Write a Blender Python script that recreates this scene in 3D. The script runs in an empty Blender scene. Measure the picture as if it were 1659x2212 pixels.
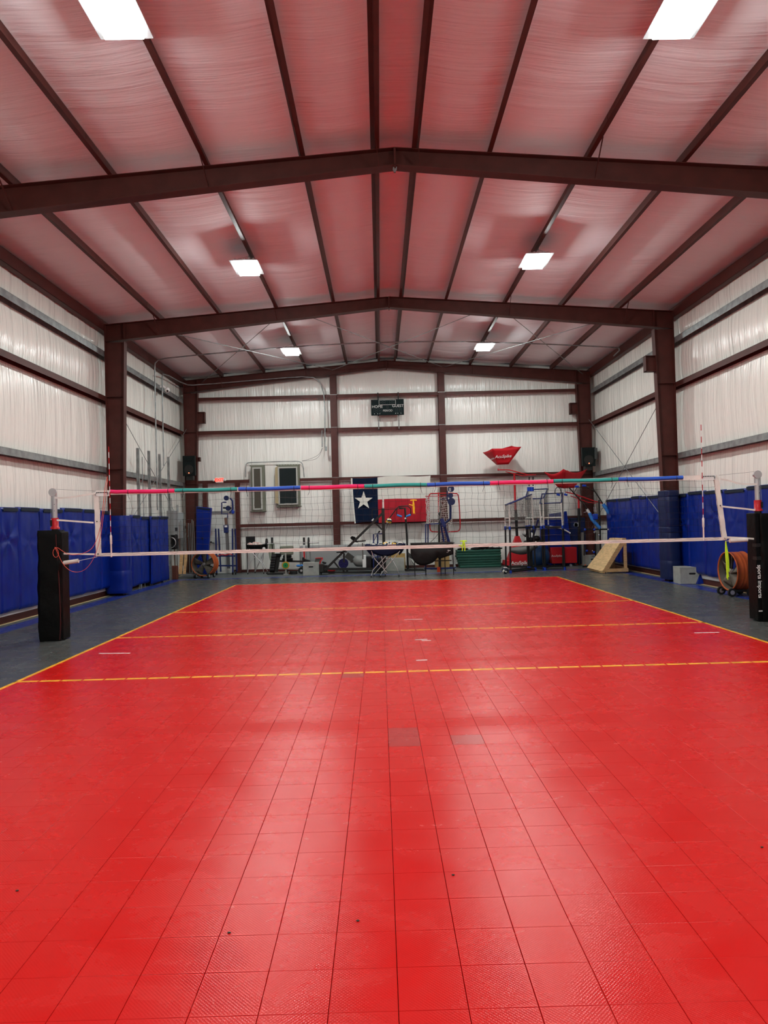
import bpy, math, random
from mathutils import Vector, Matrix, noise as mnoise
random.seed(7)
SC = bpy.context.scene
COL = SC.collection
PI = math.pi

# ------------------------------------------------------------------ camera
CW, CH = 1659, 2212
FPX, YAW, PIT, ROL = 1518.26, 5.9e-3, 1.31e-2, -2.56e-2
CP = Vector((-.4249, -10.869, 1.6911))
_f = Vector((math.sin(YAW)*math.cos(PIT), math.cos(YAW)*math.cos(PIT), math.sin(PIT)))
_r0 = _f.cross(Vector((0, 0, 1))).normalized(); _u0 = _r0.cross(_f)
_r = _r0*math.cos(ROL) + _u0*math.sin(ROL); _u = -_r0*math.sin(ROL) + _u0*math.cos(ROL)
cam_d = bpy.data.cameras.new('camera'); cam_d.sensor_fit = 'HORIZONTAL'; cam_d.sensor_width = 36
cam_d.lens = FPX/CW*36; cam_d.clip_start = .05; cam_d.clip_end = 200
cam = bpy.data.objects.new('camera', cam_d); COL.objects.link(cam)
m = Matrix((_r, _u, -_f)).transposed().to_4x4(); m.translation = CP
cam.matrix_world = m
SC.camera = cam
# ------------------------------------------------------------------ exposure, world
vs = SC.view_settings
vs.view_transform = 'Standard'; vs.look = 'None'; vs.gamma = 1; vs.use_curve_mapping = False
vs.exposure = 0.15
LAMP_POWER = 190.0         # radiance of the lamp lenses
w = bpy.data.worlds.new('world'); SC.world = w; w.use_nodes = True
w.node_tree.nodes['Background'].inputs[0].default_value = (.5, .55, .6, 1)
w.node_tree.nodes['Background'].inputs[1].default_value = .02
SC.cycles.max_bounces = 7; SC.cycles.diffuse_bounces = 4; SC.cycles.glossy_bounces = 3
SC.cycles.sample_clamp_indirect = 4.0; SC.cycles.sample_clamp_direct = 12.0
SC.cycles.caustics_reflective = False; SC.cycles.caustics_refractive = False


# pixel -> point on a plane (used to place real objects at their real depth)
def ray(px, py): return _f*FPX + _r*(px-CW/2) - _u*(py-CH/2)
def at(px, py, Y):
    v = ray(px, py); return CP + v*((Y-CP.y)/v.y)
def atx(px, py, X):
    v = ray(px, py); return CP + v*((X-CP.x)/v.x)
def atz(px, py, Z=0.):
    v = ray(px, py); return CP + v*((Z-CP.z)/v.z)

# ------------------------------------------------------------------ materials
MATS = {}
def mat(name, col, rough=.5, metal=0., spec=.25, noise=0., nscale=5., bump=0., bscale=20., stretch=(1, 1, 1), emit=None, estr=0., coat=0., wear=None):
    if name in MATS: return MATS[name]
    mt = bpy.data.materials.new(name); mt.use_nodes = True
    nt = mt.node_tree; N = nt.nodes; L = nt.links; b = N['Principled BSDF']
    b.inputs['Base Color'].default_value = (*col, 1); b.inputs['Roughness'].default_value = rough
    b.inputs['Metallic'].default_value = metal; b.inputs['Specular IOR Level'].default_value = spec
    b.inputs['Coat Weight'].default_value = coat
    tc = N.new('ShaderNodeTexCoord'); mp = N.new('ShaderNodeMapping'); mp.inputs['Scale'].default_value = stretch
    geo = N.new('ShaderNodeNewGeometry')
    L.new(geo.outputs['Position'], mp.inputs['Vector'])
    if noise > 0:
        n = N.new('ShaderNodeTexNoise'); n.inputs['Scale'].default_value = nscale; n.inputs['Detail'].default_value = 5
        L.new(mp.outputs[0], n.inputs['Vector'])
        mx = N.new('ShaderNodeMix'); mx.data_type = 'RGBA'
        a = wear or tuple(c*(1-noise) for c in col)
        mx.inputs[6].default_value = (*a, 1); mx.inputs[7].default_value = (*[min(1, c*(1+noise*.5)) for c in col], 1)
        mr = N.new('ShaderNodeMapRange'); mr.inputs[1].default_value = .35; mr.inputs[2].default_value = .6
        L.new(n.outputs['Fac'], mr.inputs[0]); L.new(mr.outputs[0], mx.inputs[0]); L.new(mx.outputs[2], b.inputs['Base Color'])
    if bump > 0:
        n2 = N.new('ShaderNodeTexNoise'); n2.inputs['Scale'].default_value = bscale; n2.inputs['Detail'].default_value = 4
        L.new(mp.outputs[0], n2.inputs['Vector'])
        bp = N.new('ShaderNodeBump'); bp.inputs['Strength'].default_value = 1; bp.inputs['Distance'].default_value = bump
        L.new(n2.outputs['Fac'], bp.inputs['Height']); L.new(bp.outputs[0], b.inputs['Normal'])
    if emit:
        b.inputs['Emission Color'].default_value = (*emit, 1); b.inputs['Emission Strength'].default_value = estr
    MATS[name] = mt
    return mt

def tile_mat(name, col, dull, relief=True):
    """interlocking plastic court tile: per-tile tone, scuffs, fine diamond relief"""
    mt = bpy.data.materials.new(name); mt.use_nodes = True
    nt = mt.node_tree; N = nt.nodes; L = nt.links; b = N['Principled BSDF']
    geo = N.new('ShaderNodeNewGeometry')
    # per-tile tone
    sx = N.new('ShaderNodeVectorMath'); sx.operation = 'SUBTRACT'; sx.inputs[1].default_value = (TX0, TY0, 0)
    dv = N.new('ShaderNodeVectorMath'); dv.operation = 'DIVIDE'; dv.inputs[1].default_value = (TPX, TPY, 1)
    fl = N.new('ShaderNodeVectorMath'); fl.operation = 'FLOOR'
    L.new(geo.outputs['Position'], sx.inputs[0]); L.new(sx.outputs[0], dv.inputs[0]); L.new(dv.outputs[0], fl.inputs[0])
    wn = N.new('ShaderNodeTexWhiteNoise'); wn.noise_dimensions = '2D'; L.new(fl.outputs[0], wn.inputs['Vector'])
    # broad wear
    n1 = N.new('ShaderNodeTexNoise'); n1.inputs['Scale'].default_value = 2.2; n1.inputs['Detail'].default_value = 6; n1.inputs['Roughness'].default_value = .65
    n1.inputs['Distortion'].default_value = .6
    mp = N.new('ShaderNodeMapping'); mp.inputs['Scale'].default_value = (1, 1.4, 1); L.new(geo.outputs['Position'], mp.inputs['Vector']); L.new(mp.outputs[0], n1.inputs['Vector'])
    # thin scuffs
    n2 = N.new('ShaderNodeTexNoise'); n2.inputs['Scale'].default_value = 1.6; n2.inputs['Detail'].default_value = 8; n2.inputs['Roughness'].default_value = .7; n2.inputs['Distortion'].default_value = .9
    mp2 = N.new('ShaderNodeMapping'); mp2.inputs['Scale'].default_value = (1, 7, 1); mp2.inputs['Rotation'].default_value = (0, 0, -.3)
    L.new(geo.outputs['Position'], mp2.inputs['Vector']); L.new(mp2.outputs[0], n2.inputs['Vector'])
    r2 = N.new('ShaderNodeMapRange'); r2.inputs[1].default_value = .5; r2.inputs[2].default_value = .85; L.new(n2.outputs['Fac'], r2.inputs[0])
    mx = N.new('ShaderNodeMix'); mx.data_type = 'RGBA'; mx.inputs[6].default_value = (*col, 1); mx.inputs[7].default_value = (*dull, 1)
    ma = N.new('ShaderNodeMath'); ma.operation = 'MULTIPLY_ADD'; ma.inputs[1].default_value = .30; ma.inputs[2].default_value = -.05
    L.new(wn.outputs['Value'], ma.inputs[0])
    r1 = N.new('ShaderNodeMapRange'); r1.inputs[1].default_value = .35; r1.inputs[2].default_value = .75; r1.inputs[4].default_value = .5
    L.new(n1.outputs['Fac'], r1.inputs[0])
    ad = N.new('ShaderNodeMath'); ad.operation = 'ADD'; L.new(ma.outputs[0], ad.inputs[0]); L.new(r1.outputs[0], ad.inputs[1])
    ms = N.new('ShaderNodeMath'); ms.operation = 'MULTIPLY_ADD'; ms.inputs[1].default_value = .18; L.new(r2.outputs[0], ms.inputs[0]); L.new(ad.outputs[0], ms.inputs[2]); ms.use_clamp = True
    L.new(ms.outputs[0], mx.inputs[0]); L.new(mx.outputs[2], b.inputs['Base Color'])
    rr = N.new('ShaderNodeMapRange'); rr.inputs[1].default_value = .3; rr.inputs[2].default_value = .7; rr.inputs[3].default_value = .20; rr.inputs[4].default_value = .32
    L.new(n1.outputs['Fac'], rr.inputs[0]); L.new(rr.outputs[0], b.inputs['Roughness'])
    b.inputs['Specular IOR Level'].default_value = .16
    # diamond relief
    mp3 = N.new('ShaderNodeMapping'); mp3.inputs['Rotation'].default_value = (0, 0, PI/4); mp3.inputs['Scale'].default_value = (95, 95, 95)
    L.new(geo.outputs['Position'], mp3.inputs['Vector'])
    ck = N.new('ShaderNodeTexVoronoi'); ck.feature = 'F1'; ck.inputs['Randomness'].default_value = 0; ck.inputs['Scale'].default_value = 1
    L.new(mp3.outputs[0], ck.inputs['Vector'])
    bp = N.new('ShaderNodeBump'); bp.inputs['Distance'].default_value = .0012; bp.inputs['Strength'].default_value = .55
    L.new(ck.outputs['Distance'], bp.inputs['Height'])
    bp2 = N.new('ShaderNodeBump'); bp2.inputs['Distance'].default_value = .0008; bp2.inputs['Strength'].default_value = .35
    L.new(n1.outputs['Fac'], bp2.inputs['Height']); L.new(bp.outputs[0], bp2.inputs['Normal']); L.new(bp2.outputs[0], b.inputs['Normal'])
    MATS[name] = mt
    return mt

def vinyl_mat(name, col, axis, rough=.32, k=1.):
    """white reinforced vinyl facing with fine folds; axis = direction along which folds repeat"""
    mt = bpy.data.materials.new(name); mt.use_nodes = True
    nt = mt.node_tree; N = nt.nodes; L = nt.links; b = N['Principled BSDF']
    b.inputs['Roughness'].default_value = rough; b.inputs['Specular IOR Level'].default_value = .5
    geo = N.new('ShaderNodeNewGeometry')
    sc = {'x': (1, .07, .07), 'y': (.07, 1, .07), 'X': (1, .05, 1)}[axis]
    h = None
    for s, d in ((6.5, .050*k), (22, .014*k)):
        mp = N.new('ShaderNodeMapping'); mp.inputs['Scale'].default_value = sc
        L.new(geo.outputs['Position'], mp.inputs['Vector'])
        n = N.new('ShaderNodeTexNoise'); n.inputs['Scale'].default_value = s; n.inputs['Detail'].default_value = 3; n.inputs['Distortion'].default_value = .4
        L.new(mp.outputs[0], n.inputs['Vector'])
        bp = N.new('ShaderNodeBump'); bp.inputs['Distance'].default_value = d; bp.inputs['Strength'].default_value = .8
        L.new(n.outputs['Fac'], bp.inputs['Height'])
        if h: L.new(h.outputs[0], bp.inputs['Normal'])
        h = bp
    L.new(h.outputs[0], b.inputs['Normal'])
    n = N.new('ShaderNodeTexNoise'); n.inputs['Scale'].default_value = 3; n.inputs['Detail'].default_value = 4
    mp = N.new('ShaderNodeMapping'); mp.inputs['Scale'].default_value = sc
    L.new(geo.outputs['Position'], mp.inputs['Vector']); L.new(mp.outputs[0], n.inputs['Vector'])
    mx = N.new('ShaderNodeMix'); mx.data_type = 'RGBA'; mx.inputs[6].default_value = (*[c*.93 for c in col], 1); mx.inputs[7].default_value = (*col, 1)
    L.new(n.outputs['Fac'], mx.inputs[0]); L.new(mx.outputs[2], b.inputs['Base Color'])
    MATS[name] = mt
    return mt

TX0, TY0, TPX, TPY = .081, -7.947, .2425, .2372
RED = tile_mat('red_tile', (.58, .006, .005), (.58, .014, .011))
FADED = tile_mat('faded_tile', (.44, .03, .03), (.42, .045, .04))
GREY = tile_mat('grey_tile', (.074, .076, .072), (.092, .094, .09))
BLUE = tile_mat('blue_tile', (.018, .036, .22), (.028, .05, .24))
SUB = mat('dark_subfloor', (.03, .008, .008), .8)
CONC = mat('grey_concrete', (.10, .11, .11), .45, noise=.2, nscale=3)
YEL = mat('yellow_line_paint', (.85, .42, .03), .45, noise=.25, nscale=9)
WTAPE = mat('white_tape', (.8, .75, .72), .5)
STEEL = mat('oxide_red_steel', (.072, .019, .015), .5, noise=.15, nscale=4)
GALV = mat('galvanised_steel', (.30, .32, .32), .42, metal=.6, noise=.25, nscale=6)
VW = vinyl_mat('white_vinyl_wall', (.86, .86, .80), 'y', .2)
VB = vinyl_mat('white_vinyl_back_wall', (.87, .87, .82), 'x', .22)
VC = vinyl_mat('white_vinyl_roof', (.91, .90, .93), 'y', .68, .55)
MATB = mat('royal_blue_vinyl', (.001, .016, .20), .34, spec=.3, bump=.004, bscale=7, noise=.15, nscale=3)
NAVYM = mat('navy_vinyl', (.005, .013, .065), .42, spec=.3, bump=.006, bscale=9)
BLK = mat('black_plastic', (.006, .006, .007), .45, spec=.3)
BLKV = mat('black_vinyl', (.003, .003, .003), .42, spec=.12, bump=.01, bscale=6)
BLKS = mat('black_steel', (.009, .009, .008), .4, spec=.35)
HEM = mat('dark_hem', (.008, .016, .03), .6)
WHT = mat('white_fabric', (.82, .76, .70), .6, noise=.1)
WPL = mat('white_plastic', (.78, .78, .76), .35)
CHR = mat('chrome', (.78, .79, .79), .32, metal=1)
ALU = mat('aluminium', (.55, .55, .56), .35, metal=.7)
REDP = mat('red_paint', (.45, .012, .018), .4)
REDF = mat('red_fabric', (.48, .012, .02), .5, noise=.1)
NAVY = mat('navy_paint', (.012, .022, .11), .4)
BLP = mat('blue_paint', (.01, .05, .40), .4)
SKYB = mat('light_blue_foam', (.04, .22, .62), .6)
GRN = mat('dark_green_vinyl', (.02, .095, .065), .45, bump=.004, bscale=9)
PINK = mat('pink_foam', (.85, .03, .16), .6)
TEAL = mat('teal_foam', (.03, .32, .29), .6)
NBLU = mat('blue_foam', (.03, .11, .55), .6)
ORG = mat('orange_drum_paint', (.42, .085, .02), .4, noise=.15)
PLYG = mat('grey_painted_plywood', (.32, .33, .30), .6, noise=.12, nscale=7)
PLY = mat('pale_plywood', (.62, .43, .22), .55, noise=.22, nscale=5, stretch=(1, 1, 6))
PINE = mat('pine_timber', (.58, .36, .17), .55, noise=.2, nscale=6, stretch=(1, 1, 5))
GREYV = mat('grey_vinyl', (.27, .28, .28), .5, bump=.006, bscale=4)
TAN = mat('tan_board', (.55, .42, .22), .6, noise=.15)
GLASSD = mat('dark_window_glass', (.01, .016, .018), .08)
WFR = mat('window_frame_grey', (.42, .43, .40), .45)
BATT = mat('insulation_edge', (.16, .17, .13), .8, bump=.01, bscale=14)
LENS = mat('lamp_lens', (1, 1, 1), .5, emit=(.94, 1, .97), estr=LAMP_POWER)
EXITR = mat('lit_exit_letters', (.8, .05, .04), .5, emit=(1, .05, .03), estr=1.6)
LEDR = mat('red_indicator', (1, .1, .05), .5, emit=(1, .12, .05), estr=8)
YELF = mat('yellow_ribbon', (.85, .55, .03), .6)
NEON = mat('neon_yellow_cord', (.55, .85, .03), .6)
CORD = mat('pink_orange_cord', (.75, .12, .08), .6)
FANB = mat('dusty_fan_blade', (.13, .115, .09), .6, noise=.3, nscale=8)
RUB = mat('rubber', (.015, .015, .015), .7)
GREENM = mat('green_paint', (.01, .22, .06), .5)

# ------------------------------------------------------------------ mesh builder
WORLD = {}      # world position of every object's origin
class MB:
    def __init__(s): s.v = []; s.f = []; s.sm = []; s.mi = []; s.cur = 0
    def add(s, vs_, fs, smooth=False):
        o = len(s.v); s.v += [Vector(v) for v in vs_]
        for f in fs: s.f.append([i+o for i in f]); s.sm.append(smooth); s.mi.append(s.cur)
        return s
    def box(s, x0, x1, y0, y1, z0, z1):
        return s.add([(x0, y0, z0), (x1, y0, z0), (x1, y1, z0), (x0, y1, z0), (x0, y0, z1), (x1, y0, z1), (x1, y1, z1), (x0, y1, z1)],
                     [(0, 3, 2, 1), (4, 5, 6, 7), (0, 1, 5, 4), (1, 2, 6, 5), (2, 3, 7, 6), (3, 0, 4, 7)])
    def hexa(s, bot, top):
        return s.add(list(bot)+list(top), [(3, 2, 1, 0), (4, 5, 6, 7), (0, 1, 5, 4), (1, 2, 6, 5), (2, 3, 7, 6), (3, 0, 4, 7)])
    def obox(s, c, sx, sy, sz, ax, ay, az=None):
        """box with centre c, full sizes, along axes ax, ay"""
        c = Vector(c); ax = Vector(ax).normalized(); ay = Vector(ay).normalized(); az = ax.cross(ay)
        P = [c + ax*(i*sx/2) + ay*(j*sy/2) + az*(k*sz/2) for k in (-1, 1) for i, j in ((-1, -1), (1, -1), (1, 1), (-1, 1))]
        return s.hexa(P[:4], P[4:])
    def beam(s, a, b, w_, h, up=(0, 0, 1)):
        a = Vector(a); b = Vector(b); d = (b-a).normalized(); up = Vector(up)
        if abs(d.dot(up)) > .98: up = Vector((0, 1, 0))
        r = d.cross(up).normalized(); u = r.cross(d)
        q = [r*(i*w_/2)+u*(j*h/2) for i, j in ((-1, -1), (1, -1), (1, 1), (-1, 1))]
        return s.hexa([b+k for k in q], [a+k for k in q])
    def tube(s, pts, r, n=8, closed=False, caps=True, radii=None):
        pts = [Vector(p) for p in pts]; N_ = len(pts); rings = []
        up = None
        for i, p in enumerate(pts):
            a = pts[i-1] if (i > 0 or closed) else p; b = pts[(i+1) % N_] if (i < N_-1 or closed) else p
            d = (b-a).normalized()
            if up is None: up = Vector((0, 0, 1)) if abs(d.z) < .9 else Vector((1, 0, 0))
            x = d.cross(up)
            if x.length < 1e-4: x = d.cross(Vector((.3, .9, .2)))
            x.normalize(); y = x.cross(d).normalized(); up = y
            rr = radii[i] if radii else r
            rings.append([p + x*(rr*math.cos(2*PI*k/n)) + y*(rr*math.sin(2*PI*k/n)) for k in range(n)])
        vs_ = [v for g in rings for v in g]; fs = []
        for i in range(N_ if closed else N_-1):
            j = (i+1) % N_
            for k in range(n): fs.append((i*n+k, i*n+(k+1) % n, j*n+(k+1) % n, j*n+k))
        s.add(vs_, fs, True)
        if caps and not closed:
            s.add(rings[0], [tuple(range(n))[::-1]]); s.add(rings[-1], [tuple(range(n))])
        return s
    def cyl(s, a, b, r, n=12): return s.tube([a, b], r, n)
    def sphere(s, c, r, nu=14, nv=9, sc=(1, 1, 1)):
        c = Vector(c); vs_ = []; fs = []
        for j in range(nv+1):
            t = PI*j/nv
            for i in range(nu):
                p = 2*PI*i/nu; vs_.append(c+Vector((r*sc[0]*math.sin(t)*math.cos(p), r*sc[1]*math.sin(t)*math.sin(p), r*sc[2]*math.cos(t))))
        for j in range(nv):
            for i in range(nu): fs.append((j*nu+i, (j+1)*nu+i, (j+1)*nu+(i+1) % nu, j*nu+(i+1) % nu))
        return s.add(vs_, fs, True)
    def grid(s, fn, nu, nv, smooth=True, flip=False):
        vs_ = [fn(i/nu, j/nv) for j in range(nv+1) for i in range(nu+1)]; fs = []
        for j in range(nv):
            for i in range(nu):
                q = (j*(nu+1)+i, j*(nu+1)+i+1, (j+1)*(nu+1)+i+1, (j+1)*(nu+1)+i)
                fs.append(q[::-1] if flip else q)
        return s.add(vs_, fs, smooth)
    def prism(s, poly, d):
        """closed planar polygon (list of points) extruded by vector d"""
        poly = [Vector(p) for p in poly]; d = Vector(d); n = len(poly)
        return s.add(poly+[p+d for p in poly], [tuple(range(n))[::-1], tuple(range(n, 2*n))] + [(i, (i+1) % n, n+(i+1) % n, n+i) for i in range(n)])
    def build(s, name, mt, parent=None, bevel=0., label=None, kind=None, origin=None, solid=0., weld=False):
        me = bpy.data.meshes.new(name)
        if origin is None:
            xs = [v.x for v in s.v]; ys = [v.y for v in s.v]; zs = [v.z for v in s.v]
            origin = Vector(((min(xs)+max(xs))/2, (min(ys)+max(ys))/2, min(zs)))
        origin = Vector(origin)
        me.from_pydata([v-origin for v in s.v], [], s.f)
        me.polygons.foreach_set('use_smooth', s.sm)
        ml = mt if isinstance(mt, (list, tuple)) else [mt]
        for q in ml: me.materials.append(q)
        me.polygons.foreach_set('material_index', [min(k, len(ml)-1) for k in s.mi])
        me.update()
        o = bpy.data.objects.new(name, me); COL.objects.link(o)
        if parent is not None:
            o.parent = parent; o.location = origin - WORLD[parent.name]
        else: o.location = origin
        WORLD[o.name] = origin.copy()
        if bevel:
            md = o.modifiers.new('bevel', 'BEVEL'); md.width = bevel; md.segments = 2; md.limit_method = 'ANGLE'
        if solid:
            md = o.modifiers.new('solid', 'SOLIDIFY'); md.thickness = solid; md.offset = 0
        if label: o['label'] = label
        if kind: o['kind'] = kind
        return o

def tag(o, label, cat, group=None):
    o['label'] = label; o['category'] = cat
    if group: o['group'] = group
    return o
def thing(name, label, cat, loc, group=None):
    o = bpy.data.objects.new(name, None); COL.objects.link(o); o.empty_display_size = .1
    o.location = Vector(loc); WORLD[o.name] = Vector(loc)
    return tag(o, label, cat, group)
def struct(o): o['kind'] = 'structure'; return o
def dup(root, delta, label=None, name=None):
    def rec(o, par):
        c = o.copy(); COL.objects.link(c); c.parent = par
        for ch in [k for k in ALLOBJ() if k.parent == o]: rec(ch, c)
        return c
    c = rec(root, None); c.location = root.location + Vector(delta)
    if label: c['label'] = label
    return c
def ALLOBJ(): return list(bpy.data.objects)

def lettering(body, size, origin, right, up, mt, parent, extrude=.002, align='CENTER', name='lettering', label=None, serif=False, bold=0.):
    cu = bpy.data.curves.new('t', 'FONT'); cu.body = body; cu.size = size; cu.extrude = extrude; cu.align_x = align; cu.align_y = 'CENTER'; cu.offset = bold
    cu.resolution_u = 3
    to = bpy.data.objects.new('t', cu); COL.objects.link(to)
    dg = bpy.context.evaluated_depsgraph_get(); dg.update()
    me = bpy.data.meshes.new_from_object(to.evaluated_get(dg))
    vv = [v.co.copy() for v in me.vertices]; ff = [list(p.vertices) for p in me.polygons]
    bpy.data.objects.remove(to); bpy.data.curves.remove(cu); bpy.data.meshes.remove(me)
    right = Vector(right).normalized(); up = Vector(up).normalized(); n = right.cross(up)
    b = MB(); b.add([Vector(origin)+right*v.x+up*v.y+n*v.z for v in vv], ff)
    return b.build(name, mt, parent, label=label)

# ================================================================== FLOOR
FA, FB, FC = -.15, 6.95, 14.05
XL, XR, YB, YF = -7.48, 7.36, 14.36, -14.6
TT = .014
s_ = MB(); s_.box(XL-.1, XR+.1, YF-.1, YB+.1, -.2, -TT)
floor = struct(s_.build('floor', SUB))
CB = 11.56
s_ = MB(); s_.box(XL, XR, CB, YB, -TT, 0); s_.box(XL, -7.09, YF, CB, -TT, 0); s_.box(7.0, XR, YF, CB, -TT, 0); s_.box(-7.09, 7.0, YF, -9.35, -TT, 0)
s_.build('concrete_margin', CONC, floor)

def tile_geo(b, x0, x1, y0, y1, rel=False):
    g, c = .0011, .0012
    X0, X1, Y0, Y1 = x0+g, x1-g, y0+.0006, y1-.0006
    b.add([(X0, Y0, -TT), (X1, Y0, -TT), (X1, Y1, -TT), (X0, Y1, -TT), (X0, Y0, -c), (X1, Y0, -c), (X1, Y1, -c), (X0, Y1, -c),
           (X0+c, Y0+c, 0), (X1-c, Y0+c, 0), (X1-c, Y1-c, 0), (X0+c, Y1-c, 0)],
          [(0, 1, 5, 4), (1, 2, 6, 5), (2, 3, 7, 6), (3, 0, 4, 7), (4, 5, 9, 8), (5, 6, 10, 9), (6, 7, 11, 10), (7, 4, 8, 11), (8, 9, 10, 11)])
b = MB(); tile_geo(b, 0, TPX, 0, TPY)
proto = b.build('tile', RED, floor, origin=(0, 0, 0)); tile_me = proto.data
me_f = tile_me.copy(); me_f.materials[0] = FADED
bpy.data.objects.remove(proto)
CX0, CX1, CY0, CY1 = -4.56, 4.56, -9.35, 9.03
faded = set()
for p in ((870, 1582), (870, 1598), (1010, 1592), (765, 1463)):
    q = atz(*p); faded.add((math.floor((q.x-TX0)/TPX), math.floor((q.y-TY0)/TPY)))
def vis(i, j):
    x = TX0+(i+.5)*TPX; y = TY0+(j+.5)*TPY; d = Vector((x, y, 0))-CP
    z = d.dot(_f)
    if z < .5: return None
    px = CW/2+FPX*d.dot(_r)/z; py = CH/2-FPX*d.dot(_u)/z
    return z if (-60 < px < CW+60 and py < CH+60) else None
cells = []
ilo, ihi = math.floor((CX0-TX0)/TPX), math.floor((CX1-TX0)/TPX)
jlo, jhi = math.floor((CY0-TY0)/TPY), math.floor((CY1-TY0)/TPY)
for i in range(ilo, ihi+1):
    for j in range(jlo, jhi+1): cells.append((i, j, vis(i, j)))
near = sorted([c for c in cells if c[2]], key=lambda c: c[2])
single = {(c[0], c[1]) for c in near[:299] if ilo < c[0] < ihi}
for i, j, z in cells:
    if (i, j) in single:
        o = bpy.data.objects.new('tile', me_f if (i, j) in faded else tile_me); COL.objects.link(o)
        o.parent = floor; o.location = Vector((TX0+i*TPX, TY0+j*TPY, 0)) - WORLD['floor']
rest = MB()
for i, j, z in cells:
    if (i, j) in single: continue
    x0 = max(CX0, TX0+i*TPX); x1 = min(CX1, TX0+(i+1)*TPX); y0 = max(CY0, TY0+j*TPY); y1 = min(CY1, TY0+(j+1)*TPY)
    if x1-x0 < .02 or y1-y0 < .02: continue
    rest.cur = 1 if (i, j) in faded else 0
    tile_geo(rest, x0, x1, y0, y1)
rest.build('tile_field', [RED, FADED], floor, kind='stuff')
gr = MB()
BX0, BX1, BY1 = -6.76, 6.62, 11.30
for i in range(-31, 30):
    for j in range(jlo, 84):
        x0 = TX0+i*TPX; x1 = x0+TPX; y0 = TY0+j*TPY; y1 = y0+TPY
        for (a0, a1, c0, c1) in ((-7.09, CX0, CY0, CB), (CX1, 7.0, CY0, CB), (CX0, CX1, CY1, CB)):
            u0, u1, w0, w1 = max(x0, a0), min(x1, a1), max(y0, c0), min(y1, c1)
            if u1-u0 < .012 or w1-w0 < .012: continue
            cx, cy = (u0+u1)/2, (w0+w1)/2
            gr.cur = 1 if (cx < BX0 or cx > BX1 or (cy > BY1 and BX0 < cx < BX1)) else 0
            tile_geo(gr, u0, u1, w0, w1)
gr.build('grey_tile_field', [GREY, BLUE], floor, kind='stuff', label='dark grey floor tiles with a blue border row around the red court')

# painted lines, one dash per tile
def court_line(name, x0, x1, y0, y1, along):
    b = MB(); h = .0012; gap = .011 if along == 'x' else .004
    if along == 'x':
        i = math.floor((x0-TX0)/TPX)
        while TX0+i*TPX < x1:
            a, c = max(x0, TX0+i*TPX+gap), min(x1, TX0+(i+1)*TPX-gap)
            if c-a > .01: b.box(a, c, y0, y1, 0, h)
            i += 1
    else:
        j = math.floor((y0-TY0)/TPY)
        while TY0+j*TPY < y1:
            a, c = max(y0, TY0+j*TPY+gap), min(y1, TY0+(j+1)*TPY-gap)
            if c-a > .01: b.box(x0, x1, a, c, 0, h)
            j += 1
    b.build('court_line', YEL, floor, label=name)
LW = .032
court_line('yellow attack line across the near half of the court', CX0, CX1, -2.96-LW, -2.96+LW, 'x')
court_line('yellow centre line under the net', CX0, CX1, -LW, LW, 'x')
court_line('yellow attack line across the far half of the court', CX0, CX1, 3.0-LW, 3.0+LW, 'x')
court_line('yellow back line at the far end of the court', CX0, CX1, CY1-.05, CY1, 'x')
court_line('yellow left side line', CX0, CX0+.05, CY0, CY1, 'y')
court_line('yellow right side line', CX1-.05, CX1, CY0, CY1, 'y')
tapes = [((214, 1411.5), (281, 1411), 'long white floor tape mark near the left side line'), ((1500, 1367), (1553, 1366), 'white floor tape mark near the right side line'),
         ((873, 1338.5), (913, 1337.5), 'white floor tape mark beyond the centre line, right of court middle'), ((896, 1382), (923, 1381), 'left white floor tape mark of the pair just before the centre line'),
         ((911, 1384), (931, 1383.5), 'right white floor tape mark of the pair just before the centre line'), ((899, 1426.5), (923, 1425.5), 'short white floor tape mark just beyond the near attack line')]
for p, q, lb in tapes:
    a, c = atz(*p, .001), atz(*q, .001)
    b = MB(); b.beam(a, c, .038, .002); tag(b.build('floor_tape', WTAPE), lb, 'tape', 'white tape marks on the court')

# ================================================================== SHELL
def roofz(x, top=7.38): return top - .075*abs(x+.06)
def lumps(a, bb, s=1.): return mnoise.noise(Vector((a*s, bb*s, 3.7)))
GZ = (0., .12, 1.62, 3.17, 4.97, 6.12, 7.0)
def bulge(z):
    for a, c in zip(GZ[:-1], GZ[1:]):
        if a <= z <= c: return math.sin(PI*(z-a)/(c-a))**.6
    return 0
def wall_side(name, X, sgn):
    b = MB(); ztop = roofz(X)+.15; nz = 44; ny = 300
    def fn(u, v):
        y = YF + (YB-YF)*u; z = -TT + (ztop+TT)*v; q = bulge(z)
        fold = .012*lumps(y*5, z*.35) + .02*lumps(y*1.7, z*.3)
        seam = -.015*math.exp(-((y/1.83) % 1-.5)**2*900)
        return Vector((X - sgn*(.05*q + fold*q + seam), y, z))
    b.grid(fn, ny, nz, True, flip=(sgn < 0))
    return struct(b.build(name, VW))
wall_side('wall_left', XL-.02, -1)      # folds bulge inward (towards +x)
wall_side('wall_right', XR+.02, 1)
def back(name, Y, sgn):
    b = MB(); nx = 170; nz = 44
    def fn(u, v):
        x = XL + (XR-XL)*u; zt = roofz(x)+.18; z = -TT + (zt+TT)*v; q = bulge(z)
        fold = .012*lumps(x*5, z*.35+9) + .02*lumps(x*1.7, z*.3+5)
        return Vector((x, Y - sgn*(.05*q + fold*q), z))
    b.grid(fn, nx, nz, True, flip=(sgn < 0))
    return struct(b.build(name, VB))
back('wall_back', YB+.02, 1)
back('wall_front', YF-.02, -1)
PUR = [-5.92, -4.42, -2.95, -1.49, -.36, .27, 1.42, 2.93, 4.38, 5.83]
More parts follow.
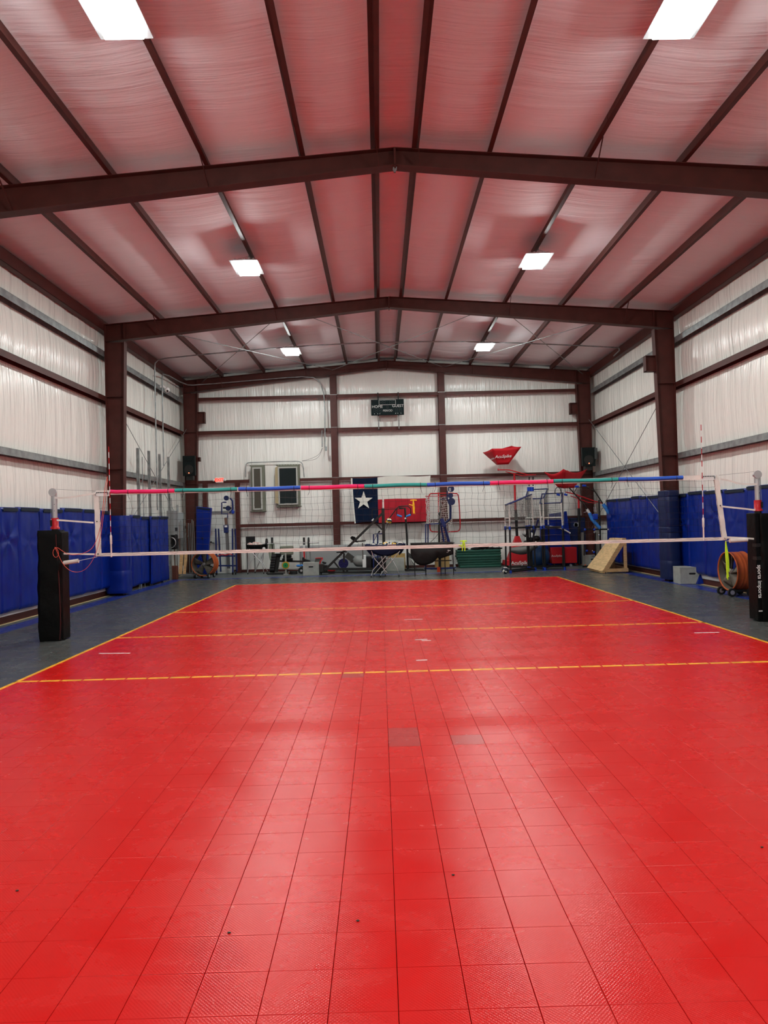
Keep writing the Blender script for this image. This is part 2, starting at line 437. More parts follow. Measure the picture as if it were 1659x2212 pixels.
def roof_fn(u, v):
    x = XL + (XR-XL)*u; y = YF + (YB-YF)*v
    ks = [XL]+PUR+[XR]; sag = 0
    for a, c in zip(ks[:-1], ks[1:]):
        if a <= x <= c: t = (x-a)/(c-a); sag = math.sin(PI*t)**1.2*min(.055, (c-a)*.045)
    for yf in (FA, FB, FC, -7.25):
        sag *= 1-.75*math.exp(-((y-yf)/.25)**2)
    f = .012*lumps(y*4.5, x*.5) + .008*lumps(y*11, x*1.1)
    return Vector((x, y, roofz(x)+.212 - sag - f*min(1, sag/.04)))
b = MB(); b.grid(roof_fn, 110, 340, True, flip=True); struct(b.build('ceiling', VC))

# ---- purlins (Z sections running the length of the roof)
names = ['outermost left', 'second from the left', 'third from the left', 'fourth from the left', 'left ridge', 'right ridge', 'fourth from the right', 'third from the right', 'second from the right', 'outermost right']
for x, nm in zip(PUR, names):
    z = roofz(x); sg = 1 if x > 0 else -1
    b = MB(); b.box(x-.003, x+.003, YF, YB, z, z+.20)
    b.box(x, x-sg*.065, YF, YB, z, z+.004) if sg < 0 else b.box(x-.065, x, YF, YB, z, z+.004)
    b.box(x-sg*.065-.002, x-sg*.065+.002, YF, YB, z, z+.02)
    b.box(min(x, x+sg*.065), max(x, x+sg*.065), YF, YB, z+.192, z+.196)
    for yf in (FA, FB, FC):      # lapped part over the frame
        b.box(x-sg*.004-.004, x-sg*.004+.004, yf-.9, yf+.9 if yf < 14 else YB, z-.004, z+.19)
    tag(b.build('roof_purlin', STEEL), f'dark red steel roof purlin, {nm} of the ten along the roof', 'beam', 'roof purlins')
for sg, X in ((-1, -7.27), (1, 7.15)):
    b = MB(); z = roofz(7.2)-.16
    x1 = X+sg*.15
    b.box(min(X, X+sg*.006), max(X, X+sg*.006), YF, YB, z, z+.26); b.box(min(X, x1), max(X, x1), YF, YB, z, z+.006); b.box(min(X, x1), max(X, x1), YF, YB, z+.25, z+.256)
    tag(b.build('eave_strut', STEEL), f"dark red eave strut along the top of the {'left' if sg < 0 else 'right'} wall", 'beam')

# ---- portal frames
def prism_y(b, pts, y0, y1): b.prism([(p[0], y1, p[1]) for p in pts], (0, y0-y1, 0))
def portal(Y, name_label, braces, brackets, cols=True):
    t = thing('portal_frame', name_label, 'roof frame', (-.06, Y, 0))
    fw = .20
    xo = 7.21
    for sg in (-1, 1):
        side = 'left' if sg < 0 else 'right'
        cx = -.06+sg*xo
        zk_top = roofz(cx); din_top, din_bot = .50, .34
        zt = zk_top-.44
        b = MB()      # column
        inn = lambda z: cx - sg*(din_bot+(din_top-din_bot)*z/zt)
        prism_y(b, [(cx, 0), (inn(0), 0), (inn(zt), zt), (cx, zt)][::sg], Y-.005, Y+.005)
        prism_y(b, [(cx, 0), (cx-sg*.012, 0), (cx-sg*.012, zk_top), (cx, zk_top)][::sg], Y-fw/2, Y+fw/2)
        prism_y(b, [(inn(0)-sg*.0, 0), (inn(0)+sg*.012, 0), (inn(zt)+sg*.012, zt), (inn(zt), zt)][::-sg], Y-fw/2, Y+fw/2)
        for zz in (5.0, 3.17, 1.65):
            prism_y(b, [(cx, zz), (inn(zz), zz), (inn(zz), zz+.008), (cx, zz+.008)][::sg], Y-fw/2, Y+fw/2)
        b.box(min(cx, inn(0)), max(cx, inn(0)), Y-.12, Y+.12, 0, .016)
        b.build('column', STEEL, t)
        b = MB()      # rafter, tapering from knee to ridge
        xk = inn(zt); d0, d1 = .44, .27
        xr = -.06
        zr = roofz(xr)
        zi = lambda x: roofz(x)-(d1+(d0-d1)*abs(x-xr)/abs(cx-xr))
        prism_y(b, [(cx, zk_top), (cx, zi(cx)), (xr, zi(xr)), (xr, zr)][::sg], Y-.005, Y+.005)
        prism_y(b, [(cx, zk_top-.01), (xr, zr-.01), (xr, zr), (cx, zk_top)][::-sg], Y-fw/2, Y+fw/2)
        prism_y(b, [(cx, zi(cx)), (xr, zi(xr)), (xr, zi(xr)+.012), (cx, zi(cx)+.012)][::-sg], Y-fw/2, Y+fw/2)
        prism_y(b, [(xk, zi(xk)), (xk+sg*.012, zi(xk)), (xk+sg*.012, roofz(xk)), (xk, roofz(xk))][::-sg], Y-fw/2, Y+fw/2)
        b.build('rafter', STEEL, t)
        for z0, z1, pr in brackets.get(sg, []):
            b = MB(); xa = inn((z0+z1)/2); xb = xa-sg*pr; x0, x1 = min(xa, xb), max(xa, xb)
            b.box(x0, x1, Y-.008, Y+.008, z0, z1); b.box(x0, x1, Y-.09, Y+.09, z0, z0+.014); b.box(x0, x1, Y-.09, Y+.09, z1-.014, z1)
            b.box(min(xb, xb+sg*.014), max(xb, xb+sg*.014), Y-.09, Y+.09, z0, z1)
            b.build('bracket', STEEL, t)
    b = MB(); b.box(-.075, -.045, Y-.1, Y+.1, zr-.30, zr); prism_y(b, [(-.10, zr-.26), (-.06, zr-.315), (-.02, zr-.26)], Y-.06, Y+.06)
    b.build('ridge_plate', STEEL, t)
    for x, dy in braces:
        b = MB(); xr_ = x; zb = roofz(x)-(.27+.17*abs(x)/7.2)+.02
        b.beam((x+.05, Y-.1, zb), (x+.01, Y-dy, roofz(x)+.02), .045, .006, (1, 0, 0)); b.build('flange_brace', STEEL, t)
    return t
portal(FA, 'nearest dark red steel roof frame, crossing the upper part of the picture', [(-5.92, .5), (-2.95, .5), (-.36, .4), (.27, .4), (2.93, .65)], {})
portal(FB, 'middle dark red steel frame, its columns standing beyond the net', [(-5.92, .5), (-2.95, .5), (-.36, .4), (.27, .4), (2.93, .6), (5.83, .6)], {1: [(5.32, 5.72, .26)]})
portal(FC, 'farthest dark red steel frame, against the back wall', [(-5.92, .4), (-2.95, .4), (-1.49, .4), (1.42, .4), (2.93, .4), (5.83, .4)], {-1: [(5.32, 5.72, .26), (3.98, 4.12, .09)], 1: [(5.32, 5.72, .26)]})
for x, side in ((-1.975, 'left'), (1.87, 'right')):
    t = thing('wall_column', f'slim dark red column in the back wall, {side} of the scoreboard', 'column', (x, FC, 0))
    b = MB(); b.box(x-.005, x+.005, FC-.02, FC+.25, 0, 7.0); b.box(x-.115, x+.115, FC-.03, FC-.02, 0, 6.98); b.box(x-.115, x+.115, FC+.24, FC+.25, 0, 7.0)
    b.build('post', STEEL, t)
    for z in (3.28, 5.06, 6.22):
        b = MB(); b.box(x-.125, x+.125, FC-.033, FC+.02, z, z+.012); b.build('splice_plate', GALV, t, label='thin pale plate across the post')

# ---- wall girts: C sections with a horizontal web
def girt(axis, p, a, c, z, mt, out, label, h=.075, depth=.19):
    b = MB()
    if axis == 'y':
        q = sorted((p, p+out*depth)); b.box(q[0], q[1], a, c, z+h-.005, z+h)
        q = sorted((p, p+out*.005)); b.box(q[0], q[1], a, c, z, z+h)
        q = sorted((p+out*depth, p+out*(depth-.005))); b.box(q[0], q[1], a, c, z, z+h)
    else:
        q = sorted((p, p+out*depth)); b.box(a, c, q[0], q[1], z+h-.005, z+h)
        q = sorted((p, p+out*.005)); b.box(a, c, q[0], q[1], z, z+h)
    tag(b.build('wall_girt', mt), label, 'beam', 'horizontal wall girts')
for sg, X in ((-1, -7.28), (1, 7.16)):
    side = 'left' if sg < 0 else 'right'
    for (y0, y1, bay) in ((YF, FB, 'near stretch'), (FB, FC+.2, 'far bay')):
        for z, mt, cn, lv, h in ((6.02, GALV, 'grey galvanised', 'top', .15), (4.90, STEEL, 'dark red', 'upper', .13), (3.09, GALV, 'grey galvanised', 'middle', .14)):
            girt('y', X, y0, y1, z, mt, sg, f'{cn} {lv} girt of the {side} wall, {bay}', h)
        girt('y', X, y0, y1, 1.60, STEEL, sg, f'dark red low girt of the {side} wall behind the blue mats, {bay}', .1)
bays = ((-6.85, -2.09, 'left'), (-1.86, 1.76, 'middle'), (1.98, 6.75, 'right'))
for a, c, bn in bays:
    for z, lv, h in ((6.13, 'top', .11), (4.92, 'second', .13), (3.18, 'third', .11), (1.60, 'lowest', .11)):
        segs = [(a, c)]
        if bn == 'left' and z == 3.18: segs = [(a, -5.03), (-3.24, c)]
        if bn == 'left' and z == 1.60: segs = [(-5.5, c)]
        if bn == 'left' and z == 3.18: pass
        for k, (u, v_) in enumerate(segs):
            sub = '' if len(segs) == 1 else (' beside the exit sign' if k == 0 else ' right of the windows')
            girt('x', FC+.02, u, v_, z, STEEL, 1, f'dark red {lv} girt of the back wall, {bn} bay{sub}', h)
# base channel and pale edge along the side walls
for sg, X in ((-1, -7.30), (1, 7.20)):
    side = 'left' if sg < 0 else 'right'
    b = MB(); q = sorted((X, X+sg*.02)); b.box(q[0], q[1], YF, YB, .0, .012); b.box(*sorted((X+sg*.03, X+sg*.04)), YF, YB, 0, .13)
    o = struct(b.build('baseboard_'+side, STEEL)); 
    b = MB(); q = sorted((X-sg*.05, X)); b.box(q[0], q[1], YF, YB, 0, .006); b.build('edge_strip', TAN, o)
    b = MB(); b.box(*sorted((X+sg*.02, X+sg*.14)), YF, YB, .13, .32); b.build('foam_strip', WPL, o)
b = MB(); b.box(-6.85, 6.75, YB-.09, YB-.05, 0, .09); struct(b.build('baseboard_back', STEEL))

# ---- lamps: LED panels hung from the third purlins
def lamp(x, y, label, hang):
    z = 6.9
    t = thing('ceiling_light', label, 'ceiling light', (x, y, z), 'LED panel lights under the roof')
    b = MB(); b.box(x-.225, x+.225, y-.345, y+.345, z+.010, z+.045); b.box(x-.280, x+.280, y-.398, y+.398, z+.004, z+.010)  # wide thin flange added to keep steep side light off the nearby ceiling
    for k in range(5): b.box(x-.2+.09*k, x-.16+.09*k, y-.32, y+.32, z+.045, z+.075)
    b.build('housing', ALU, t)
    b = MB(); b.box(x-.205, x+.205, y-.322, y+.322, z-.055, z+.0035); b.build('lens', LENS, t)  # made deep so the added glowing sides brighten ceiling and walls
    b = MB(); hx = hang; hz = roofz(hang)
    for dx, dy in ((-.18, -.3), (.18, -.3), (-.18, .3), (.18, .3)):
        b.tube([(x+dx, y+dy, z+.05), (hx, y, hz-.03)], .003, 4)
    b.tube([(hx, y, hz-.03), (hx, y, hz+.01)], .008, 6)
    b.build('suspension_wire', GALV, t)
for y, r in ((-3.82, 'nearest'), (3.33, 'second'), (10.35, 'farthest'), (-10.9, 'behind')):
    for x, h, s in ((-2.99, -2.95, 'left'), (2.87, 2.93, 'right')):
        lamp(x, y if y != -3.82 or s == 'left' else -3.64, f'{r} bright LED panel light under the {s} half of the roof', h)

# ================================================================== WALL PADS
def pad_panel(plane, X, a0, a1, z0, z1, t, par, seed, zt=None, thick=.035, mt=None, n=(22, 44)):
    """one sewn vinyl panel; plane 'x' = lies at x=X facing t*x, spans y a0..a1"""
    rr = random.Random(seed); pu = rr.uniform(.4, .6); pz = rr.uniform(.62, .72); ph = rr.uniform(0, 6)
    b = MB()
    def fn(u, v, off):
        ed = min(u, 1-u, v*2, (1-v)*2); puff = thick*(min(1, ed/.035))**.5
        z = z0+(z1-z0)*v; a = a0+(a1-a0)*u
        du, dv = (u-pu)*abs(a1-a0), (v-pz)*(z1-z0); r = math.hypot(du, dv)
        puck = (-.03*math.exp(-(r/.06)**2) + .022*math.sin(5*math.atan2(dv, du)+ph)*math.exp(-(r/.42)**2)*min(1, r/.08))*(1 if int(seed) % 14 < 7 else .4)
        wv = .010*lumps(a*3+seed, z*1.5) + .006*lumps(a*9, z*3+seed)
        d = off + (puff+puck+wv if off == 0 else 0)
        if plane == 'x': return Vector((X+t*d, a, z+(.02*lumps(a*2, seed) if v == 0 else 0)))
        return Vector((a, X+t*d, z))
    fl = (t > 0) == (plane == 'x')
    b.grid(lambda u, v: fn(u, v, 0), n[0], n[1], True, flip=not fl if a1 > a0 else fl)
    b.grid(lambda u, v: fn(u, v, -.03), 1, 1, False, flip=fl)
    return b.build('panel', mt or MATB, par)
def wall_mat(X, sg, ys, z0, z1, label, drop=()):
    ym = (ys[0]+ys[-1])/2
    t = thing('wall_mat', label, 'gym mat', (X, ym, z0), 'blue vinyl wall mats')
    for k, (a, c) in enumerate(zip(ys[:-1], ys[1:])):
        dz = .02*math.sin(k*2.1+ym); pad_panel('x', X, a, c, z0+.03*abs(dz)*10, z1+dz, sg, t, k*7+int(ym*10))
        b = MB(); b.box(*sorted((X+sg*.052, X+sg*.06)), a+.06, c-.06, z1+dz-.075, z1+dz-.012); b.build('hem', HEM, t, label='dark strip under the top edge')
    return t
def mat_ys(X, pxs, pre=()): return list(pre)+[atx(p, 1085, X).y for p in pxs]
wall_mat(-7.22, 1, mat_ys(-7.2, [38, 84], [-2.9, -2.1, -1.3, -.5, .3, 1.1, 1.7]), .21, 2.12, 'blue folding wall mat on the left wall behind the left net post, nearest the camera')
wall_mat(-7.20, 1, mat_ys(-7.2, [85, 132, 175, 214, 238]), .21, 2.14, 'blue folding wall mat on the left wall between net post and padded column')
wall_mat(-7.10, 1, mat_ys(-7.1, [281, 300, 321]), .11, 2.02, 'blue wall mat on the left wall just beyond the padded column')
wall_mat(-7.02, 1, mat_ys(-7.02, [323, 341, 360]), .06, 2.02, 'last blue wall mat on the left wall, standing before the steel rack')
wall_mat(7.10, -1, mat_ys(7.1, [1428, 1401, 1385, 1366, 1336, 1311]), .18, 2.22, 'blue wall mat on the right wall beyond the padded column')
wall_mat(7.14, -1, mat_ys(7.14, [1616, 1568, 1524, 1489, 1462], [-2.9, -2.0, -1.1, -.2, .7, 1.6, 2.5]), .24, 2.2, 'long blue wall mat on the right wall behind the drum fan')
# column pads
def column_pad(x0, x1, y0, y1, z0, z1, mt, label, seams):
    t = thing('column_pad', label, 'column padding', ((x0+x1)/2, (y0+y1)/2, z0))
    zs = [z0]+seams+[z1]
    for a, c in zip(zs[:-1], zs[1:]):
        b = MB(); n = 28; cx, cy = (x0+x1)/2, (y0+y1)/2
        def fn(u, v, a=a, c=c):
            th = 2*PI*u; z = a+(c-a)*v; ed = min(v, 1-v); r = 1-.05*max(0, 1-ed/.06)
            sx = math.copysign(abs(math.cos(th))**.45, math.cos(th)); sy = math.copysign(abs(math.sin(th))**.45, math.sin(th))
            q = .012*lumps(th*1.5, z*4)
            return Vector((cx+(x1-x0)/2*sx*r+q*sx, cy+(y1-y0)/2*sy*r+q*sy, z))
        b.grid(fn, n, 10, True); b.add([fn(i/n, 1) for i in range(n)], [tuple(range(n))])
        b.build('pad_section', mt, t)
column_pad(-7.33, -6.78, 6.66, 7.22, .06, 2.0, MATB, 'royal blue padding wrapped round the left steel column', [.62])
column_pad(6.70, 7.06, 6.55, 7.2, .05, 2.28, NAVYM, 'dark navy padding stacked round the right steel column', [.52, 1.22, 1.36, 2.12])

# ================================================================== NET SYSTEM (court centre line, y = 0)
def A(px, py): return at(px, py, 0)
net = thing('volleyball_net', 'volleyball net with white tapes stretched across the court', 'net', (0, 0, 1.2))
NL, NR = -4.80, 4.82
def ztop(x): return 2.235+.008*(x/4.8)**2
def zbot(x): return 1.285-.004*(1-(x/4.8)**2)
def xrow(x, s):       # side bands lean a little
    return x + (.08*s*(x/4.8) if x > 0 else -.02*s*(x/4.8))
b = MB()
def tape(zf, h, x0, x1, n=60, th=.006, k=0):
    def fn(u, v): x = x0+(x1-x0)*u; return Vector((x, -th+.002*math.sin(x*9), zf(x)+h*(v-.5)))
    def fb(u, v): x = x0+(x1-x0)*u; return Vector((x, th, zf(x)+h*(v-.5)))
    b.grid(fn, n, 2, True); b.grid(fb, n, 2, True, flip=True)
    b.add([fn(0, 0), fn(1, 0), fb(1, 0), fb(0, 0), fn(0, 1), fn(1, 1), fb(1, 1), fb(0, 1)], [(0, 3, 2, 1), (4, 5, 6, 7)])
tape(ztop, .07, NL, NR); b.build('top_tape', WHT, net)
b = MB(); tape(zbot, .05, NL-.02, NR+.09); b.build('bottom_tape', WHT, net)
b = MB(); b.tube([Vector((NL+(NR-NL)*k/120, -.010, zbot(NL+(NR-NL)*k/120)+.006*(-1)**k)) for k in range(121)], .0012, 4); b.build('lacing', BLKS, net, kind='stuff')
for x0, dx, s in ((-4.79, .015, 'left'), (4.80, .10, 'right')):
    b = MB()
    def fn(u, v, x0=x0, dx=dx): return Vector((x0-.035+.075*u+dx*(1-v)+.002*math.sin(v*30), -.016-.004*math.sin(v*23)*u, 1.27+.96*v))
    b.grid(fn, 3, 26); b.grid(lambda u, v: fn(u, v)+Vector((0, .028, 0)), 3, 26, flip=True)
    o = b.build('side_sleeve', WHT, net)
    b = MB()
    for z in (1.30, 1.80): b.sphere((x0+dx*(1-(z-1.27)/.96)+.0, -.024, z), .010, 8, 5)
    b.build('grommet', BLKS, o)
# netting: wavy cords, real thin tubes
b = MB(); rn = random.Random(3); nx = 96
xs = [NL+.05+(NR-NL-.10)*i/nx for i in range(nx+1)]; rows = [1.31+.098*j for j in range(10)]
P = {}
for i, x in enumerate(xs):
    for j, z in enumerate(rows):
        P[i, j] = Vector((x+.10*max(0, x/4.8)**3*(1-(z-1.27)/.96)+.010*math.sin(j*1.9+i*.3)*(j > 0)*(j < 9)+rn.uniform(-.006, .006), rn.uniform(-.012, .004), z+.006*math.sin(i*.9+j)+rn.uniform(-.004, .004)))
for i in range(nx+1):
    pts = []
    for j in range(10):
        pts.append(P[i, j])
        if j < 9: pts.append((P[i, j]+P[i, j+1])/2+Vector((.004*math.sin(i+j*2), .004, 0)))
    pts = [Vector((pts[0].x, 0, 1.285))]+pts+[Vector((pts[-1].x, 0, 2.23))]
    b.tube(pts, .0017, 3, caps=False)
for j in range(10): b.tube([P[i, j] for i in range(nx+1)], .0017, 3, caps=False)
b.build('netting', BLKS, net, kind='stuff', label='black square mesh cords')
for px, s in ((222, 'left'), (1530, 'right')):     # little printed end plates
    c = A(px, 1067 if s == 'left' else 1032)
    b = MB(); b.box(c.x-.12, c.x+.11, -.022, -.017, c.z-.035, c.z+.035); o = b.build('end_label', WPL, net)
    b = MB()
    for q in range(7): b.box(c.x-.09+.026*q, c.x-.072+.026*q, -.025, -.022, c.z+.014, c.z+.028)
    for sx in (-.1, .09): b.tube([(c.x+sx, -.026, c.z-.02), (c.x+sx-.012, -.026, c.z+.01), (c.x+sx+.012, -.026, c.z+.01)], .004, 5)
    b.build('print', BLKS, o)

# foam noodles over the top tape
nood = [(238, 378, PINK, 'pink', 'the leftmost'), (378, 513, TEAL, 'teal', 'the leftmost'), (515, 649, NBLU, 'blue', 'the leftmost'), (650, 787, PINK, 'pink', 'the second'), (787, 922, TEAL, 'teal', 'the second'),
        (922, 1058, NBLU, 'blue', 'the second'), (1058, 1195, PINK, 'pink', 'the rightmost'), (1195, 1335, TEAL, 'teal', 'the rightmost'), (1335, 1475, NBLU, 'blue', 'the rightmost')]
for k, (p0, p1, mt, cn, wh) in enumerate(nood):
    y0 = 1063-(p0-238)*.0247; y1 = 1063-(p1-238)*.0247
    a, c = A(p0+.5, y0), A(p1-.5, y1)
    a.z = ztop(a.x)+.005; c.z = ztop(c.x)+.005
    t = thing('foam_noodle', f'{cn} foam noodle over the net top, {wh} {cn} one', 'pool noodle', (a+c)/2, 'foam noodles on the net')
    b = MB(); n = 10
    pts = [a.lerp(c, i/n)+Vector((0, -.004, .004*math.sin(PI*i/n*2+k)+(.012 if k == 0 and i == 0 else 0))) for i in range(n+1)]
    b.tube(pts, .030, 14); b.build('foam_tube', mt, t)
    for q, L_ in ((.13 if k else .28, .11), (.9, .14)):
        p = a.lerp(c, q); b = MB()
        b.tube([p+Vector((0, .034*math.cos(th), .034*math.sin(th)+.0)) for th in [2*PI*i/12 for i in range(12)]], .0045, 5, closed=True)
        b.tube([p+Vector((0, -.034, -.02)), p+Vector((.006, -.03, -.06)), p+Vector((.02*(-1)**k, -.02, -.05-L_*.6))], .003, 5)
        b.build('tie', BLKS, t)

def strap(pts, h=.028, name='strap', par=None, mt=None):
    b = MB()
    for p, q in zip(pts[:-1], pts[1:]): b.beam(p, q, .006, h)
    return b.build(name, mt or WHT, par)
# left and right net posts
def post(side):
    L = side == 'left'
    c = A(118, 1090) if L else A(1636, 1062)
    x, sg = c.x, (-1 if L else 1)
    t = thing('net_post', f'aluminium net post with red collar on the {side} side of the court', 'net post', (x, 0, 0))
    b = MB(); b.tube([(x, 0, 0), (x, 0, 1.72)], .05, 16); b.build('lower_tube', BLKS, t)
    b = MB(); b.tube([(x, 0, 1.70), (x, 0, 2.23)], .038, 20); b.build('upper_tube', ALU, t)
    b = MB()
    for z in (1.98, 2.08) : b.sphere((x+.012, -.037, z), .006, 6, 4)
    b.build('pin_hole', BLKS, t)
    b = MB(); b.tube([(x, 0, 1.70), (x, 0, 1.73), (x, 0, 1.735), (x, 0, 1.87)], 0, 18, radii=[.070, .066, .054, .054]); b.build('collar', REDP, t)
    b = MB(); b.sphere((x-.045*(-sg), -.035, 1.82), .02, 8, 6); b.box(x+sg*.03-.012, x+sg*.03+.012, -.075, -.03, 1.75, 1.84); b.build('winch_knob', BLKS, t)
    b = MB(); b.tube([(x-.008, -.05, 2.265), (x-.008, -.03, 2.265)], .062, 24)
    b.tube([(x-.03, -.02, 2.262), (x-.03, .02, 2.262)], .03, 14); b.build('pulley_wheel', ALU, t)
    b = MB(); e = A(205, 1063) if L else A(1553, 1028); pth = [(x, 0, 2.315), (e.x, 0, 2.27)]
    b.tube(pth, .0022, 5); b.tube([(x+sg*.05, 0, 2.26), (x+sg*.058, -.01, 1.75)], .004, 6); b.build('net_cable', GALV, t)
    return t, x
lp, lpx = post('left'); rp, rpx = post('right')
# straps between net side sleeves and posts
for nm, pts in (('left', [[(118, 1075), (133, 1076), (150, 1075), (175, 1071), (208, 1066)], [(112, 1123), (135, 1124), (204, 1129)], [(130, 1195.5), (207, 1197)]]),
                ('right', [[(1553, 1035), (1570, 1038), (1590, 1044), (1605, 1046), (1634, 1046)], [(1557, 1094), (1600, 1098.5), (1640, 1103)], [(1560, 1160), (1600, 1162), (1629, 1164)]])):
    for k, pp in enumerate(pts):
        v = [A(*q)+Vector((0, -.03 if k < 2 else -.05, 0)) for q in pp]
        lab = ['top', 'middle', 'bottom'][k]
        tag(strap(v, .026, 'net_strap'), f'{lab} white strap tying the net to the {nm} post', 'strap', 'white net straps')
# rolled foam sleeves on the bottom cables
for p, q, cab, nm in (((135, 1216.5), (173, 1211), (210, 1203), 'left'), ((1573, 1168), (1610, 1165.5), (1560, 1162), 'right')):
    a, c, e = A(*p), A(*q), A(*cab); dy = Vector((0, -.055, 0))
    t = thing('cable_sleeve', f'white foam tube on the bottom net cable by the {nm} post', 'foam tube', (a+c)/2)
    b = MB(); b.tube([a+dy, c+dy], .032, 16, caps=False); b.tube([c+dy, a+dy], .024, 16, caps=False)
    b.tube([a+dy, a+dy+(a-c)*.02], .03, 12); b.build('foam_tube', WHT, t)
    b = MB(); b.tube([a+dy+(a-c)*.25, c+dy, e], .004, 6); b.build('cable', WPL, t)

# post pads
def net_pad(cx, cy, wx, wy, h, label, rot, lean=0):
    t = thing('post_pad', label, 'post padding', (cx, cy, 0))
    ca, sa = math.cos(rot), math.sin(rot)
    def ring(sx, sy, off):
        def fn(u, v):
            th = 2*PI*u; z = h*v
            ex = math.copysign(abs(math.cos(th))**.22, math.cos(th)); ey = math.copysign(abs(math.sin(th))**.22, math.sin(th))
            ed = 1-.06*max(0, 1-min(v, 1-v)/.02); q = .012*lumps(th*1.2+off, z*3.2)+.004*math.sin(z*21+ex*3)
            x = (sx/2+q)*ex*ed; y = (sy/2+q)*ey*ed+off
            lx = lean*z*(h-z)
            return Vector((cx+x*ca-y*sa+lx, cy+x*sa+y*ca, .003+z))
        return fn
    b = MB(); f = ring(wx, wy, 0); b.grid(f, 40, 30, True); b.add([f(i/40, 1) for i in range(40)], [tuple(range(40))]); b.build('pad_body', BLKV, t)
    return t, (ca, sa)
tL, _ = net_pad(-5.49, -.02, .34, .34, 1.68, 'black wrinkled pad wrapped round the left net post', .18)
b = MB(); cx = -5.31
b.tube([(cx-.015+.02*math.sin(z*3), -.17+.01*math.sin(z*7), z) for z in [.02+.1*i for i in range(17)]], .008, 6); b.build('edge_seam', mat('dark_red_trim', (.05, .008, .008), .6), tL)
b = MB(); b.box(-5.36, -5.29, -.12, .14, .01, 1.66); b.build('side_flap', BLKV, tL, bevel=.015)
tR, _ = net_pad(5.60, .05, .42, .36, 1.66, 'black square pad round the right net post with white lettering', 0)
b = MB(); b.box(5.335, 5.40, -.10, .16, .02, 1.67); b.build('side_flap', BLKV, tR, bevel=.01)
b = MB()
for z in (1.15, .95): b.box(5.333, 5.405, -.115, .0, z, z+.05)
b.build('strap', BLKS, tR)
lettering('sports imports', .085, (5.368, -.118, .62), (0, 0, -1), (1, 0, 0), WPL, tR, label='white lettering reading down', bold=.001)
b = MB()
for k in range(6): b.box(5.338+.010*k, 5.345+.010*k, -.120, -.117, .16, .178)
b.build('small_print', WPL, tR)

# antennas
for px0, py0, px1, py1, s in ((236.5, 965, 242.5, 1203, 'left'), (1512, 918, 1518, 1168, 'right')):
    a, c = A(px0, py0), A(px1, py1); a.y = c.y = -.035
    t = thing('net_antenna', f'red and white striped antenna rod on the {s} side of the net', 'antenna', c)
    n = 18
    for k in range(n):
        p, q = a.lerp(c, k/n*.93), a.lerp(c, (k+1)/n*.93)
        b = MB(); b.tube([p, q], .0062, 8); b.build('red_band' if k % 2 == 0 else 'white_band', REDP if k % 2 == 0 else WPL, t)
    b = MB(); b.tube([a.lerp(c, .80), a.lerp(c, .81), a.lerp(c, .88), a.lerp(c, .885), a.lerp(c, 1.0)], 0, 10, radii=[.009, .017, .017, .012, .012]); b.build('clamp_sleeve', WHT, t)
# pink-orange pull cord hanging at the left
cord = [(238, 1030), (232, 1055), (229, 1092), (225, 1130), (218, 1160), (208, 1183), (195, 1192), (180, 1197), (160, 1198), (147, 1190), (134, 1180), (127, 1188), (127, 1198), (133, 1204), (139, 1198), (137, 1187), (131, 1181)]
cord2 = [(131, 1181), (137, 1193), (143, 1208), (152, 1223), (165, 1233), (180, 1235), (195, 1228), (208, 1210), (218, 1185), (224, 1160), (231, 1110), (236, 1060), (239, 1035)]
def smooth(pts, k=2):
    for _ in range(k):
        o = [pts[0]]
        for p, q in zip(pts[:-1], pts[1:]): o += [p.lerp(q, .25), p.lerp(q, .75)]
        pts = o+[pts[-1]]
    return pts
b = MB(); b.tube(smooth([A(*p)+Vector((0, -.19+.0008*(p[0]-130), 0)) for p in cord]), .0042, 6)
b.tube(smooth([A(*p)+Vector((0, -.20+.0008*(p[0]-130), 0)) for p in cord2]), .0036, 6)
tag(b.build('pull_cord', CORD), 'thin pink and orange cord looped between left post pad and antenna', 'cord')
# neon lanyard on the right end of the net, ribbons on the bottom tape
def ribbon(name, px, py, L_, mt, label, cat, Y, wdt=.035, strands=6):
    b = MB(); c = at(px, py, Y); rr = random.Random(int(px))
    for k in range(strands):
        x = c.x+rr.uniform(-wdt, wdt); l = L_*rr.uniform(.75, 1.0)
        pts = [Vector((c.x, Y-.01, c.z)), Vector(((x+c.x)/2, Y-.015, c.z-.1*l))]+[Vector((x+rr.uniform(-.01, .01)+(.02*q if k % 2 else 0), Y-.02+rr.uniform(-.01, .01), c.z-l*q)) for q in (.3, .5, .75, 1)]
        b.tube(smooth(pts, 1), .0075, 6)
    return tag(b.build(name, mt), label, cat)
ribbon('neon_lanyard', 1567, 1169, .60, NEON, 'neon yellow green lanyard hanging from the right end of the net', 'lanyard', 0, .03, 8)
b = MB(); c = A(1567, 1163); b.tube([c, c+Vector((.0, -.02, -.02)), A(1567, 1169)+Vector((0, -.01, 0))], .003, 5)
b.build('hook', GALV, bpy.data.objects['neon_lanyard'])
for px, py, L_, lb, Y, mtv in ((893, 1081, .24, 'yellow ribbon tied into the net in front of the flag', -.01, YELF), (1001, 1169, .17, 'yellow ribbon knotted on the bottom net tape above the green mats', -.02, MATS['neon_yellow_cord'])):
    c = A(px, py)
    o = ribbon('tied_ribbon', px, py, L_, mtv, lb, 'ribbon', Y, .03, 3)
    b = MB(); b.tube([c+Vector((-.05, -.012, .0)), c+Vector((0, -.02, .006)), c+Vector((.05, -.012, 0))], .010, 6); b.tube([c+Vector((-.01, -.02, -.08)), c+Vector((-.07, -.02, -.06))], .007, 5); b.build('knot', mtv, o)

